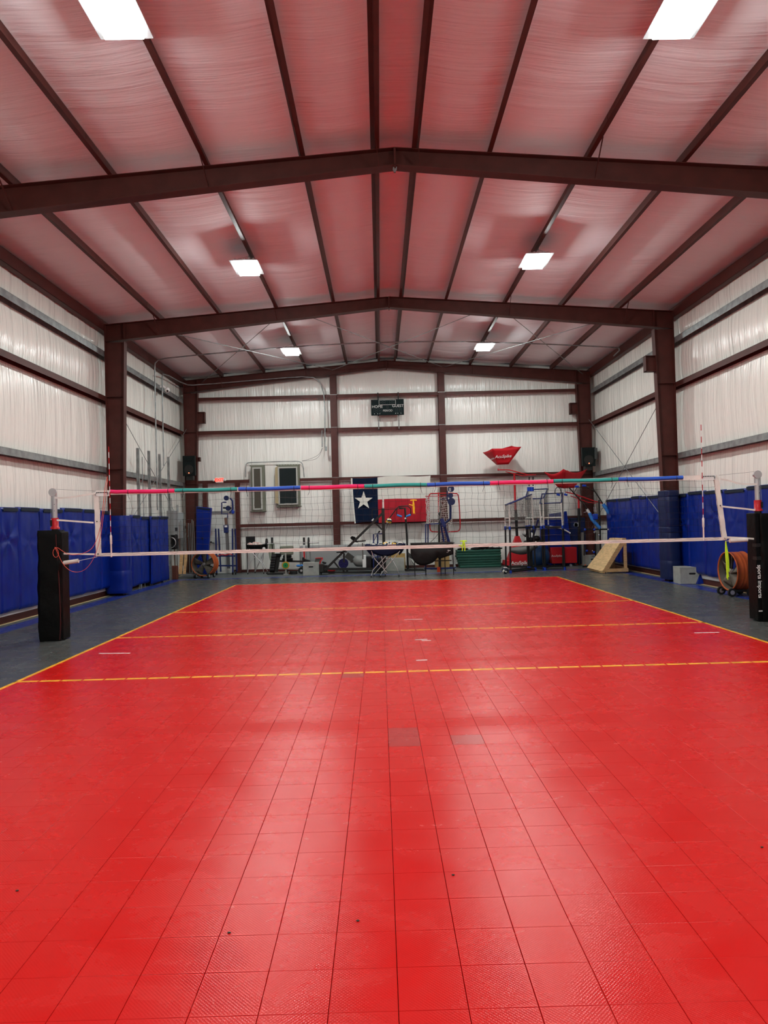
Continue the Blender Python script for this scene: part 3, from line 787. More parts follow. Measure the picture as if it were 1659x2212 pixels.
# ================================================================== ITEMS ON THE WALLS
# ---- scoreboard
Y = 13.90
p0, p1 = at(801, 862.5, Y), at(873, 896.5, Y)
x0, x1, z1, z0 = p0.x, p1.x, p0.z-.015, p1.z+.015
t = thing('scoreboard', 'dark green electronic scoreboard reading HOME and GUEST high on the back wall', 'scoreboard', ((x0+x1)/2, Y, z0))
SBD = mat('scoreboard_face', (.002, .010, .011), .5, spec=.15); SEG = mat('unlit_segment', (.045, .06, .06), .4); SWT = mat('scoreboard_print', (.62, .64, .62), .5)
b = MB(); b.box(x0, x1, Y, Y+.10, z0, z1); b.build('case', SBD, t, bevel=.012)
cx = (x0+x1)/2; W_ = x1-x0; H_ = z1-z0; F = Y-.003
def uv(u, v): return Vector((x0+W_*u, F, z1-H_*v))
b = MB(); a, c = uv(.24, .035), uv(.755, .355)
for q in ((a.x, c.x, a.z-.010, a.z), (a.x, c.x, c.z, c.z+.010), (a.x, a.x+.010, c.z, a.z), (c.x-.010, c.x, c.z, a.z)): b.box(q[0], q[1], F-.004, F+.004, q[2], q[3])
b.build('clock_frame', SWT, t)
def digit(b, u, v, w_, h, segs='abcdefg'):
    c = uv(u, v); s = .009
    for k in segs:
        if k in 'adg': zz = {'a': h, 'g': 0, 'd': -h}[k]; b.box(c.x-w_+s, c.x+w_-s, F-.002, F+.004, c.z+zz-s/2, c.z+zz+s/2)
        else:
            xx = w_ if k in 'bc' else -w_; zz = 0 if k in 'bf' else -h
            b.box(c.x+xx-s/2, c.x+xx+s/2, F-.002, F+.004, c.z+zz+s, c.z+zz+h-s)
b = MB()
for u in (.31, .405, .60, .70): digit(b, u, .2, .038, .065)
for v in (.14, .25): b.sphere(uv(.5, v), .008, 6, 4)
for u in (.085, .69): digit(b, u, .70, .0, .07, 'bc')
for u in (.165, .275, .775, .885): digit(b, u, .70, .038, .07)
digit(b, .5, .51, .03, .05)
b.build('digit_segments', SEG, t, label='unlit seven segment digits')
for s, u, v, z in (('HOME', .19, .46, .135), ('GUEST', .815, .435, .135), ('PERIOD', .505, .725, .10)):
    lettering(s, z, uv(u, v), (1, 0, 0), (0, 0, 1), SWT, t, .003)
b = MB()
for u in (.10, .20, .265, .745, .81, .905):
    c = uv(u, .905); b.box(c.x-.009, c.x+.009, F-.003, F+.003, c.z-.012, c.z+.012)
b.build('bonus_marks', SWT, t)
for px in (817, 861):
    b = MB(); c = at(px, 880, Y); b.box(c.x-.02, c.x+.02, Y+.10, Y+.16, z0-.5, z1+.26); b.box(c.x-.016, c.x+.016, Y+.06, Y+.1, z0-.5, z0); o = b.build('mounting_strut', BLKS, t)
    b = MB()
    for k in range(10): b.box(c.x-.009, c.x+.009, Y+.055, Y+.061, z0-.47+.046*k, z0-.447+.046*k)
    b.build('strut_slots', WPL, o)
# ---- speakers
for p, q, lb in (((394, 985), (422, 1029), 'black loudspeaker on the left corner column with a red light'), ((1257, 967), (1287, 1008), 'black loudspeaker on the right corner column with a red light')):
    Y = 13.55; a, c = at(*p, Y), at(*q, Y); w2 = (c.x-a.x)/2; cx = (a.x+c.x)/2
    t = thing('loudspeaker', lb, 'speaker', (cx, Y, c.z), 'wall loudspeakers')
    SPK = mat('speaker_cabinet', (.004, .008, .008), .6, spec=.15)
    b = MB(); b.prism([(cx-w2, Y, c.z+.02), (cx+w2, Y, c.z+.02), (cx+w2*.8, Y+.28, c.z+.05), (cx-w2*.8, Y+.28, c.z+.05)][::-1], (0, 0, a.z-c.z-.02)); b.build('cabinet', SPK, t, bevel=.012)
    b = MB(); b.tube([(cx, Y-.012, c.z+.24), (cx, Y+.01, c.z+.24)], .165, 26); b.build('woofer_grille', BLKS, t)
    b = MB(); b.prism([(cx-.15, Y-.001, a.z-.07), (cx-.09, Y-.001, a.z-.19), (cx+.09, Y-.001, a.z-.19), (cx+.15, Y-.001, a.z-.07)], (0, -.012, 0)); b.build('horn', SPK, t)
    b = MB(); b.sphere((cx+.0, Y-.016, c.z+.12), .016, 8, 6); b.build('indicator', LEDR, t)
    b = MB(); b.box(cx-.04, cx+.04, Y+.1, FC-.1, c.z+.1, c.z+.18); b.box(cx-.12, cx+.12, Y+.05, Y+.3, c.z-.12, c.z+.02); b.build('bracket', BLKS, t)
b = MB(); c = at(1301, 978, 13.8); b.box(7.1, 7.2, 13.5, 13.75, c.z-.25, c.z+.15); tag(b.build('junction_box', mat('dark_box', (.05, .055, .055), .5), bevel=.02), 'dark box on the right wall beside the loudspeaker', 'electrical box')
# ---- flag
Yf = 13.93
t = thing('flag', 'Texas flag with one white star hanging on the back wall', 'flag', at(842, 1130, Yf))
def fl_(u, v):
    c0 = Vector((758+3*v*v+2*v, 0)); 
    xl = 758+4*v+4*v*v; xr = 930-8*v
    yt = 1033-6*u+1.4*math.sin(u*9); yb = 1131-5*u-5*math.sin(min(1, u*3)*PI)*.6
    px = xl+(xr-xl)*u; py = yt+(yb-yt)*v
    p = at(px, py, Yf); p.y += -.02+.022*math.sin(u*26+v*4)*(.3+v)+.012*math.sin(u*55+v*9)-.01
    return p
def part(nm, u0, u1, v0, v1, mt, nu, nv, off=0.):
    b = MB(); g = lambda u, v: fl_(u0+(u1-u0)*u, v0+(v1-v0)*v)+Vector((0, off, 0))
    b.grid(g, nu, nv, True, flip=True); b.grid(lambda u, v: g(u, v)+Vector((0, .004, 0)), nu, nv, True)
    return b.build(nm, mt, t)
FBL = mat('flag_blue', (.004, .011, .032), .8, spec=.1); FRD = mat('flag_red', (.40, .012, .025), .7); FWH = mat('flag_white', (.66, .66, .60), .7)
part('sleeve', 0, .018, 0, 1, FWH, 1, 12); part('blue_field', .018, .335, 0, 1, FBL, 20, 20)
part('white_stripe', .335, 1, 0, .49, FWH, 34, 12); part('red_stripe', .335, 1, .49, 1, FRD, 34, 12)
b = MB(); c0 = (785.5, 1081.5); pts = []
for k in range(10):
    r = 20.5 if k % 2 == 0 else 8.0; th = PI/2+k*PI/5
    p = at(c0[0]+r*math.cos(th), c0[1]-r*math.sin(th), Yf-.085); pts.append(p)
cc = at(*c0, Yf-.085)
b.add([cc]+pts, [(0, k+1, (k+1) % 10+1) for k in range(10)]); b.add([cc+Vector((0, .003, 0))]+[p+Vector((0, .003, 0)) for p in pts], [(0, (k+1) % 10+1, k+1) for k in range(10)])
b.build('star', FWH, t)
# ---- exit sign
Y = 13.98; c = at(474, 1037, Y)
t = thing('exit_sign', 'lit red EXIT sign with twin lamp heads above the back door', 'exit sign', c)
b = MB(); b.box(c.x-.135, c.x+.135, Y-.02, Y+.05, c.z-.09, c.z+.09); b.build('housing', mat('sign_plate', (.75, .66, .6), .5, emit=(1, .55, .45), estr=.12), t, bevel=.01)
lettering('EXIT', .15, (c.x, Y-.024, c.z), (1, 0, 0), (0, 0, 1), EXITR, t, .003, bold=.006)
for s in (-1, 1):
    b = MB(); b.sphere((c.x+s*.20, Y-.03, c.z), .045, 12, 8, (1, .8, 1)); b.box(c.x+s*.13, c.x+s*.2, Y, Y+.03, c.z-.02, c.z+.02) if s > 0 else b.box(c.x-.2, c.x-.13, Y, Y+.03, c.z-.02, c.z+.02); b.build('lamp_head', WPL, t)
# ---- door in the back wall with steel jambs
Yd = 14.10
d = MB(); a, c = at(447, 1050, Yd), at(506, 1236, Yd); d.box(a.x+.02, c.x-.02, Yd, Yd+.05, 0, 2.2)
door = struct(d.build('door_1', mat('door_white', (.62, .64, .62), .4)))
b = MB(); c = at(458, 1172, Yd); b.tube([(c.x-.05, Yd-.05, c.z+.03), (c.x, Yd-.06, c.z), (c.x+.09, Yd-.05, c.z-.02)], .014, 6); b.sphere((c.x-.03, Yd-.02, c.z+.02), .03, 8, 5); b.build('door_handle', BLKS, door)
b = MB(); c = at(480, 1107, Yd); b.box(at(455, 1107, Yd).x, at(507, 1107, Yd).x, Yd-.03, Yd+.02, c.z-.04, c.z+.05); b.build('door_header', GALV, door)
for k, (p, q, zb) in enumerate((((437, 1044), (446, 1044), 0), ((507, 1040), (515.5, 1040), 0))):
    b = MB(); a, c = at(*p, Yd-.12), at(*q, Yd-.12); b.box(a.x, c.x, Yd-.12, Yd+.08, 0, 3.22)
    tag(b.build('door_jamb', STEEL), f"dark red steel jamb on the {'left' if k == 0 else 'right'} of the back door", 'door jamb')
# ---- two framed window openings with rough insulation edges
for n, (p, q, gl, fr, lb) in enumerate((((541, 1006), (572, 1105), (548, 1013, 564, 1098), 0, 'narrow'), ((598, 1005), (648, 1094), (603, 1012, 641, 1087), 1, 'wide'))):
    Y = 14.02; a, c = at(*p, Y), at(*q, Y)
    b = MB(); b.box(a.x, c.x, Y+.02, Y+.30, c.z, a.z); 
    wo = struct(b.build(f'window_{n+1}', BATT, bevel=.02))
    b = MB(); g0, g1 = at(gl[0], gl[1], Y), at(gl[2], gl[3], Y); t_ = .055 if fr == 0 else .05
    for bx in ((g0.x-t_, g1.x+t_, g0.z, g0.z+t_), (g0.x-t_, g1.x+t_, g1.z-t_, g1.z), (g0.x-t_, g0.x, g1.z, g0.z), (g1.x, g1.x+t_, g1.z, g0.z)): b.box(bx[0], bx[1], Y-.02, Y+.03, bx[2], bx[3])
    b.build('window_frame', WFR, wo, bevel=.006)
    b = MB(); b.box(g0.x, g1.x, Y+.0, Y+.012, g1.z, g0.z); b.build('pane', GLASSD if n else mat('dusty_screen', (.07, .065, .05), .6), wo)
    if n:
        b = MB(); e = at(592.5, 1010, Y); b.prism([(e.x, Y, c.z+.15), (a.x+.05, Y-.02, c.z+.10), (a.x+.05, Y-.02, a.z-.03), (e.x+.03, Y, a.z-.08)], (0, .08, 0)); b.build('wood_edge', mat('raw_wood_edge', (.40, .33, .20), .7), wo)
    b = MB(); rr = random.Random(n)
    for k in range(9):
        x = a.x+(c.x-a.x)*k/8; b.sphere((x, Y+.05, c.z+.01), .045, 7, 5, (1.4, 1, .6)); b.sphere((x, Y+.05, a.z), .035, 7, 5, (1.4, 1, .6))
    b.build('loose_batt', BATT, wo)
# ---- conduits and cables
def conduit(name, pts, r, label, mt=GALV, cat='conduit', sm=1, n=7):
    b = MB(); b.tube(smooth([Vector(p) for p in pts], sm) if sm else pts, r, n); return tag(b.build(name, mt), label, cat)
Yw = 14.2
conduit('window_conduit', [at(531, 1031, Yw), at(531, 1012, Yw), at(532, 1000, Yw), at(545, 999, Yw), at(635, 996, Yw), at(650, 997, Yw), at(655, 1006, Yw), at(657, 1031, Yw)], .016, 'thin grey conduit arching over the two windows')
conduit('roof_conduit', [(-7.12, 10.35, 2.2), (-7.12, 10.35, 6.4), (-7.1, 10.35, 6.72), (-6.7, 10.35, 6.80), (-3, 10.35, 7.05), (0, 10.35, 7.12), (3, 10.35, 7.05), (6.7, 10.35, 6.80), (7.05, 10.4, 6.76), (7.08, 11.2, 6.72)], .02, 'grey conduit climbing the left wall and crossing under the roof')
conduit('roof_conduit', [(-7.15, 11.15, 3.6), (-7.15, 11.15, 6.3), (-7.13, 11.2, 6.55), (-7.1, 13.6, 6.62), (-6.8, 13.92, 6.66), (-4, 13.92, 6.83), (-2.75, 13.92, 6.88), (-2.42, 13.92, 6.7), at(702, 860, 13.92), at(702, 967, 13.92)], .02, 'grey conduit running along the far frame and down beside the wall column')
conduit('drop_conduit', [at(695.5, 930, 14.0), at(696, 966, 14.0)], .018, 'short grey conduit drop left of the wall column', sm=0)
b = MB(); c = at(704, 968, 13.9); b.box(c.x-.04, c.x+.04, 13.87, 13.93, c.z-.09, c.z+.06); tag(b.build('outlet_box', GALV, bevel=.01), 'small metal outlet box at the end of the conduit', 'electrical box')
b = MB(); b.tube(smooth([at(*p, 14.05) for p in ((696, 968), (690, 982), (672, 991), (652, 996))]), .005, 5); b.tube(smooth([at(*p, 14.05) for p in ((697, 968), (688, 990), (670, 995), (652, 996))]), .005, 5)
tag(b.build('loose_wire', BLKS), 'two thin loose wires hanging from the outlet to the window', 'wire')
c = atx(361, 842, -7.1)
t = thing('security_camera', 'white dome security camera on the left wall girt', 'security camera', c)
b = MB(); b.sphere(c, .085, 14, 9); b.build('dome', WPL, t)
b = MB(); b.tube([c, c+Vector((-.1, -.05, .1)), c+Vector((-.2, -.1, .08))], .04, 10); b.build('arm', WPL, t)
b = MB(); b.sphere(c+Vector((.03, -.06, -.05)), .035, 10, 6); b.build('lens', BLK, t)
# ---- tension rods
def rod(a, b_, label): 
    b = MB(); b.tube([a, b_], .010, 6, caps=True); return tag(b.build('brace_rod', GALV), label, 'brace rod', 'steel tension rods')
rod((-5.7, FB+.1, roofz(5.7)-.30), (-2.0, FC-.1, roofz(2.0)-.12), 'tension rod under the left roof slope, running away to the right')
rod((-3.0, FB+.1, roofz(3.0)-.24), (-6.6, FC-.1, roofz(6.6)-.12), 'tension rod under the left roof slope, running away to the left')
rod((5.4, FB+.1, roofz(5.4)-.28), (2.0, FC-.1, roofz(2.0)-.12), 'tension rod under the right roof slope, running away to the left')
rod((3.0, FB+.1, roofz(3.0)-.24), (6.9, FC-.1, roofz(6.9)-.14), 'tension rod under the right roof slope, running away to the right')
rod((-2.2, FB+.1, roofz(2.2)-.20), (1.9, FC-.1, roofz(1.9)-.12), 'tension rod under the ridge, running away to the right')
rod((2.2, FB+.1, roofz(2.2)-.23), (-2.0, FC-.1, roofz(2.0)-.15), 'tension rod under the ridge, running away to the left')
for sg, X in ((-1, -7.14), (1, 7.02)):
    s = 'left' if sg < 0 else 'right'
    rod((X, FB+.1, 4.95), (X, FC-.2, 1.25), f'tension rod on the {s} wall, falling away from the camera')
    rod((X+sg*.03, FC-.15, 5.1), (X+sg*.03, FB+.3, 1.35), f'tension rod on the {s} wall, rising away from the camera')

# ================================================================== LEFT BACK CORNER
def fy(px, py): return atz(px, py).y
# long galvanised studs standing against the left wall
for k, (px, pt, lb) in enumerate(((298, 968, 'nearest'), (322, 974, 'second'), (345, 981, 'third'), (364, 987, 'farthest'))):
    c = atx(px, pt, -7.12); b = MB()
    b.box(-7.16, -7.10, c.y-.045, c.y-.040, 0, c.z); b.box(-7.105, -7.10, c.y-.045, c.y+.045, 0, c.z); b.box(-7.16, -7.10, c.y+.040, c.y+.045, 0, c.z)
    tag(b.build('steel_stud', GALV), f'tall galvanised stud leaning on the left wall, {lb} of the four', 'metal stud', 'galvanised studs against the left wall')
c0 = atx(308, 985, -7.14)
b = MB(); b.tube([(-7.15, c0.y, 0), (-7.15, c0.y, 3.7)], .012, 6); tag(b.build('thin_rod', GALV), 'thin grey rod against the left wall between two studs', 'rod')
# electrical cabinets behind the last wall mat
t = thing('electrical_cabinet', 'grey electrical cabinets on the left wall beyond the last mat', 'electrical cabinet', (-7.1, 12.2, 1.2))
b = MB(); b.box(-7.2, -6.98, 11.5, 12.0, 1.42, 2.2); b.build('cabinet_box', mat('cabinet_grey', (.22, .23, .23), .5), t, bevel=.01)
b = MB(); b.box(-7.2, -7.0, 12.1, 12.7, 1.3, 2.15); b.build('cabinet_box', mat('cabinet_light', (.33, .35, .35), .5), t, bevel=.01)
b = MB(); b.tube([(-7.08, 12.3, 2.1), (-7.08, 12.3, 2.4)], .03, 8); b.tube([(-7.1, 11.7, 2.0), (-7.1, 11.7, 2.6)], .02, 8); b.build('riser', GALV, t)
b = MB(); b.box(-6.985, -6.975, 11.62, 11.88, 1.55, 1.66); b.build('cabinet_label', BLKS, t)
# wheelchair-like black wheel seen edge of the mat
Yq = 11.6; c = at(369, 1172, Yq)
t = thing('wheeled_stool', 'black wheeled seat folded on a red cart beside the last left mat', 'stool', (c.x, Yq, 0))
b = MB(); b.tube([(c.x+.17*math.cos(a), Yq-.05, c.z+.17*math.sin(a)) for a in [2*PI*k/28 for k in range(28)]], .014, 6, closed=True); b.build('rim', ALU, t)
b = MB(); b.tube([(c.x, Yq, c.z), (c.x, Yq-.04, c.z)], .06, 14)
for k in range(8): b.tube([(c.x, Yq-.04, c.z), (c.x+.17*math.cos(k*PI/4), Yq-.05, c.z+.17*math.sin(k*PI/4))], .005, 4)
b.build('spokes', BLKS, t)
b = MB(); b.box(c.x-.17, c.x+.17, Yq, Yq+.22, c.z-.22, c.z+.26); b.build('seat_block', BLK, t, bevel=.04)
b = MB(); b.box(c.x-.14, c.x+.17, Yq+.02, Yq+.2, .0, .44); b.build('red_base', mat('brick_red', (.10, .03, .02), .6), t, bevel=.02)
b = MB(); b.tube(smooth([at(*p, Yq-.05) for p in ((355, 1128), (353, 1145), (360, 1152), (358, 1175))]), .012, 6); b.build('hose', BLKS, t)
b = MB()
for k in range(3): b.cyl((c.x-.08+.09*k, Yq+.15, c.z+.26), (c.x-.08+.09*k, Yq+.15, c.z+.34), .035, 8)
b.build('white_jars', WPL, t)
# rolling rack with many upright poles
Yr = 12.35; xa, xb = at(376, 1200, Yr).x, at(421, 1200, Yr).x
t = thing('pole_rack', 'low rolling rack crowded with upright steel poles', 'rack', ((xa+xb)/2, Yr, 0))
b = MB()
for y in (Yr-.35, Yr+.3): b.beam((xa-.05, y, .12), (xb+.08, y, .12), .035, .035)
for x in (xa-.05, (xa+xb)/2, xb+.08): b.beam((x, Yr-.35, .12), (x, Yr+.3, .12), .035, .035)
b.build('base_frame', GALV, t)
for x in (xa-.03, xb+.06):
    for y in (Yr-.35, Yr+.3): b = MB(); b.cyl((x-.015, y, .045), (x+.015, y, .045), .045, 12); b.build('caster', RUB, t)
rr = random.Random(11); b = MB()
b.box(xa-.02, xa+.0, Yr-.3, Yr+.2, .13, .9)
for k in range(16): x = xa+.02+(xb-xa)*.62*k/16
b2 = MB(); b2.box(xa+.05, xa+.38, Yr+.1, Yr+.13, .88, 1.3); b2.build('mesh_panel', GALV, t)
tops = [1127, 1130, 1124, 1126, 1122, 1128, 1124, 1121, 1130, 1130, 1130, 1130, 1122, 1125, 1145]
for k, tp in enumerate(tops):
    px = 376+k*3.1; x = at(px, 1180, Yr).x; y = Yr+rr.uniform(-.22, .2); zt = at(px, tp, y).z
    c = MB(); r = rr.uniform(.011, .018); c.tube([(x+rr.uniform(-.03, .03), y, .135), (x, y+rr.uniform(-.05, .05), zt)], r, 6)
    tag(c.build('steel_pole', mat('pole_grey', (.17, .17, .16), .5, metal=.2) if k % 5 else mat('brown_pole', (.12, .06, .04), .6)), f'thin upright pole on the rolling rack, {["first", "second", "third", "fourth", "fifth", "sixth", "seventh", "middle", "ninth", "tenth", "eleventh", "twelfth", "thirteenth", "fourteenth", "last"][k]} from the left wall', 'pole', 'upright poles on the rolling rack')
for k in range(2):
    c = MB(); x = at(394+9*k, 1200, Yr).x; y = Yr-.3
    c.beam((x, y, .14), (x+.04, y+.1, .78), .11-.02*k, .03, (0, 1, 0)); tag(c.build('timber_board', PINE), f"short pine board standing on the rolling rack, {'left' if k == 0 else 'right'} one", 'board')
# ---- drum fans
def drum_fan(cx, cy, cz, R_, L_, ang, label, yaw_wheels=0, front_blades=True):
    """ang: direction the open front faces (radians from +x)"""
    t = thing('drum_fan', label, 'drum fan', (cx, cy, 0), 'orange drum fans')
    d = Vector((math.cos(ang), math.sin(ang), 0)); s = Vector((-d.y, d.x, 0)); u = Vector((0, 0, 1)); c = Vector((cx, cy, cz)); n = 40
    def ring(r, k): return [c+d*k+s*(r*math.cos(2*PI*i/n))+u*(r*math.sin(2*PI*i/n)) for i in range(n)]
    prof = [(R_*.985, -L_/2), (R_*1.03, -L_/2), (R_*1.03, -L_/2+.02), (R_, -L_/2+.025), (R_, -L_*.12), (R_*1.01, -L_*.1), (R_, -L_*.08), (R_, L_*.08), (R_*1.01, L_*.1), (R_, L_*.12), (R_, L_/2-.025), (R_*1.03, L_/2-.02), (R_*1.03, L_/2), (R_*.975, L_/2), (R_*.965, L_/2-.03), (R_*.965, -L_/2+.02)]
    b = MB(); vs_ = []; fs = []
    for r, k in prof: vs_ += ring(r, k)
    m_ = len(prof)
    for j in range(m_):
        jj = (j+1) % m_
        for i in range(n): fs.append((j*n+i, j*n+(i+1) % n, jj*n+(i+1) % n, jj*n+i))
    b.add(vs_, fs, True); b.build('drum', ORG, t)
    b = MB(); b.tube([c-d*(L_/2-.02), c+d*(L_/2-.02)], R_*.955, 40, caps=False); b.build('inner_liner', FANB, t, label='dusty grey inside of the drum')
    b = MB(); b.tube([c+d*.05, c+d*.11], R_*.12, 16); b.tube([c+d*.11, c+d*.13], R_*.07, 12); b.build('hub', mat('grey_hub', (.28, .27, .25), .5), t)
    for k in range(5):
        a = k*2*PI/5+.35; b = MB(); e = s*math.cos(a)+u*math.sin(a); p = e.cross(d)
        def bl(q, v): r = R_*(.1+.82*q); wd = R_*(.13+.18*q); return c+d*(.06+.10*(v-.5)*R_/.4)+e*r+p*(wd*(v-.5)*2)
        b.grid(bl, 5, 3, True); b.build('blade', FANB, t, solid=.006)
    b = MB(); b.cyl(c-d*.05, c-d*.24, R_*.3, 16)
    for k in (0, 1, 2): a = PI/2+k*2*PI/3; e = s*math.cos(a)+u*math.sin(a); b.beam(c-d*.1, c-d*.1+e*R_*.97, .035, .02, d)
    b.build('motor', mat('dusty_motor', (.07, .065, .06), .6), t)
    b = MB()
    for k in range(5):
        r = R_*(.3+.16*k); b.tube([c-d*(L_/2-.015)+s*(r*math.cos(2*PI*i/28))+u*(r*math.sin(2*PI*i/28)) for i in range(28)], .003, 4, closed=True)
    for k in range(8): a = k*PI/4; e = s*math.cos(a)+u*math.sin(a); b.tube([c-d*(L_/2-.015)+e*R_*.2, c-d*(L_/2-.015)+e*R_*.97], .003, 4)
    b.build('rear_guard', mat('dusty_wire', (.16, .15, .13), .5), t)
    b = MB(); zb = .11; q = L_/2+.04
    for ss in (-1, 1): b.beam(c*1-u*(cz-zb)+s*(ss*R_*.42)-d*q, c-u*(cz-zb)+s*(ss*R_*.42)+d*q, .04, .05)
    b.build('cradle', BLKS, t)
    for ss in (-1, 1):
        for dd in (-1, 1):
            w0 = c-u*(cz-.085)+s*(ss*(R_*.42+.05))+d*(dd*q*.95)
            b = MB(); b.cyl(w0-s*.02, w0+s*.02, .085, 18); wo = b.build('wheel', RUB, t)
            b = MB(); b.cyl(w0-s*.024, w0+s*.024, .045, 12); b.build('wheel_hub', ALU, wo)
    return t
drum_fan(-6.13, 11.95, .46, .375, .42, -PI/2-.12, 'orange drum fan by the left rack, blades facing the court')
drum_fan(6.77, 3.40, .50, .385, .33, PI+.03, 'orange drum fan by the right wall mats, seen from the side')
# ---- tall blue mat leaning by the door
t = thing('leaning_mat', 'tall blue folded mat leaning beside the back door', 'gym mat', (-6.4, 13.4, 0))
Yl = 13.35; P_ = [at(423, 1236, Yl), at(447, 1236, Yl), at(457, 1097, Yl), at(423.5, 1094, Yl)]
P_[0].z = P_[1].z = 0
b = MB(); b.prism([P_[0], P_[1], P_[2], P_[3]], (0, .12, 0)); b.build('mat_body', MATB, t, bevel=.02)
b = MB(); a, c = P_[3], P_[2]; b.beam(a+Vector((.03, -.006, -.05)), c+Vector((-.05, -.006, -.06)), .012, .05, (0, 0, 1)); b.build('hem', HEM, t)
b = MB(); c = at(437, 1163, Yl-.005); b.box(c.x-.02, c.x+.02, Yl-.012, Yl, c.z-.04, c.z+.04); b.build('handle_patch', BLK, t)
# ---- ball launching machine on a blue wheeled frame
Ym = 13.3
t = thing('ball_machine', 'navy ball launching machine raised on a wheeled frame by the back door', 'ball machine', (at(490, 1235, Ym).x, Ym, 0))
def M(px, py, dy=0): return at(px, py, Ym+dy)
b = MB()
for px0, px1, dy in ((466, 468, -.15), (472, 477, .25), (502, 503, -.15), (508, 512, .25)):
    a, c = M(px0, 1142, dy), M(px1, 1234, dy); c.z = .08; b.beam(c, a, .045, .045, (0, 1, 0))
for (p, q, dy) in (((467, 1201), (508, 1201), -.1), ((470, 1222), (510, 1222), -.1), ((470, 1222), (510, 1222), .25)): b.beam(M(*p, dy), M(*q, dy), .035, .05)
b.build('frame', NAVY, t)
b = MB(); b.beam(M(494, 1228), M(488.5, 1118), .10, .06, (0, 1, 0)); b.build('mast', mat('mast_grey', (.12, .12, .12), .5), t)
b = MB(); b.beam(M(489, 1151), M(488, 1134), .15, .12, (0, 1, 0)); b.build('control_box', NAVY, t, bevel=.01)
b = MB(); c = M(488, 1137, -.07); b.box(c.x-.045, c.x+.045, c.y-.01, c.y, c.z-.03, c.z+.03); b.build('control_label', WPL, t)
b = MB(); b.beam(M(489, 1133), M(487.5, 1119), .09, .07, (0, 1, 0)); b.build('head_bracket', mat('brown_motor', (.16, .09, .07), .5), t)
b = MB(); b.tube([M(491, 1120), M(492, 1110), M(479, 1110), M(479, 1086), M(483, 1085), M(489, 1085)], .022, 8); b.tube([M(496, 1108), M(503, 1100), M(502, 1082), M(497, 1076)], .03, 8); b.build('head_frame', NAVY, t)
for px, py in ((489, 1076), (493, 1098)):
    c = M(px, py); b = MB(); b.cyl(c+Vector((0, -.04, 0)), c+Vector((0, .04, 0)), .085, 18); b.build('throw_wheel', NAVYM, t)
b = MB(); b.beam(M(482, 1097), M(500, 1098), .06, .06); b.build('motor', BLKS, t)
c = M(503, 1106, -.05); b = MB(); b.sphere(c, .055, 10, 7, (1, .5, 1.2)); b.build('blue_cap', BLP, t)
for px in (468, 503, 509):
    c = M(px, 1240, -.1); c.z = .055; b = MB(); b.cyl(c-Vector((.02, 0, 0)), c+Vector((.02, 0, 0)), .055, 14); b.build('caster', RUB, t)
b = MB(); b.tube(smooth([M(*p, -.16) for p in ((472, 1201), (480, 1197), (488, 1200), (496, 1196), (503, 1199))]), .018, 6); b.build('red_strap', REDP, t)

# ================================================================== BALLS, BALL CARTS
def ball(c, r, cols, label, group, name='volleyball', rot=0.):
    b = MB(); nu, nv = 18, 12; c = Vector(c); vs_ = []
    for j in range(nv+1):
        th = PI*j/nv
        for i in range(nu):
            p = 2*PI*i/nu; vs_.append(c+Vector((r*math.sin(th)*math.cos(p), r*math.cos(th)*math.cos(rot)-r*math.sin(th)*math.sin(p)*math.sin(rot), r*math.cos(th)*math.sin(rot)+r*math.sin(th)*math.sin(p)*math.cos(rot))))
    for j in range(nv):
        for i in range(nu):
            b.cur = ((j//2)+(i//6)) % len(cols); b.add([vs_[k] for k in (j*nu+i, (j+1)*nu+i, (j+1)*nu+(i+1) % nu, j*nu+(i+1) % nu)], [(0, 1, 2, 3)], True)
    return tag(b.build(name, cols), label, 'ball', group)
LP = mat('pale_pink_leather', (.75, .42, .38), .5); NVL = mat('navy_leather', (.012, .018, .03), .5); YLL = mat('yellow_leather', (.70, .42, .03), .5); WHL = mat('white_leather', (.70, .68, .62), .5)
def hammock_cart(c4, ztop_, mtf, label, tubes, tr, logo=None, sag=.22, rim=.03, name='ball_cart'):
    """c4: the four rim corners (x,y) in order FL,FR,BR,BL"""
    cx = sum(p[0] for p in c4)/4; cy = sum(p[1] for p in c4)/4
    t = thing(name, label, 'ball cart', (cx, cy, 0))
    FL, FR, BR, BL = [Vector((p[0], p[1], ztop_)) for p in c4]
    b = MB()
    def fn(u, v):
        p = FL.lerp(FR, u).lerp(BL.lerp(BR, u), v); s_ = math.sin(PI*u)**.6*math.sin(PI*v)**.5
        e = Vector((cx, cy, ztop_)); q = p.lerp(e, .12*(1-s_)*0); q = Vector(q); q.z = ztop_-sag*s_ - .03*(math.sin(PI*u)+math.sin(PI*v))*.5; return q
    b.grid(fn, 14, 10, True)
    for A_, B_ in ((FL, FR), (FR, BR), (BR, BL), (BL, FL)):      # hanging front and side faces of the bag
        def sd(u, v, A_=A_, B_=B_):
            p = A_.lerp(B_, u); e = Vector((cx, cy, 0)); dn = sag*1.0*v*(math.sin(PI*u)**.5*.75+.25); q = p.lerp(Vector((e.x, e.y, p.z)), .30*v*v); q.z = ztop_-dn-.03*math.sin(PI*u)*(1-v); return q
        b.grid(sd, 14, 6, True)
    b.build('basket', mtf, t, solid=.008)
    b = MB(); 
    for pth in tubes: b.tube([Vector(q) for q in pth], tr, 8)
    b.build('leg_frame', CHR if tr < .014 else BLKS, t)
    return t
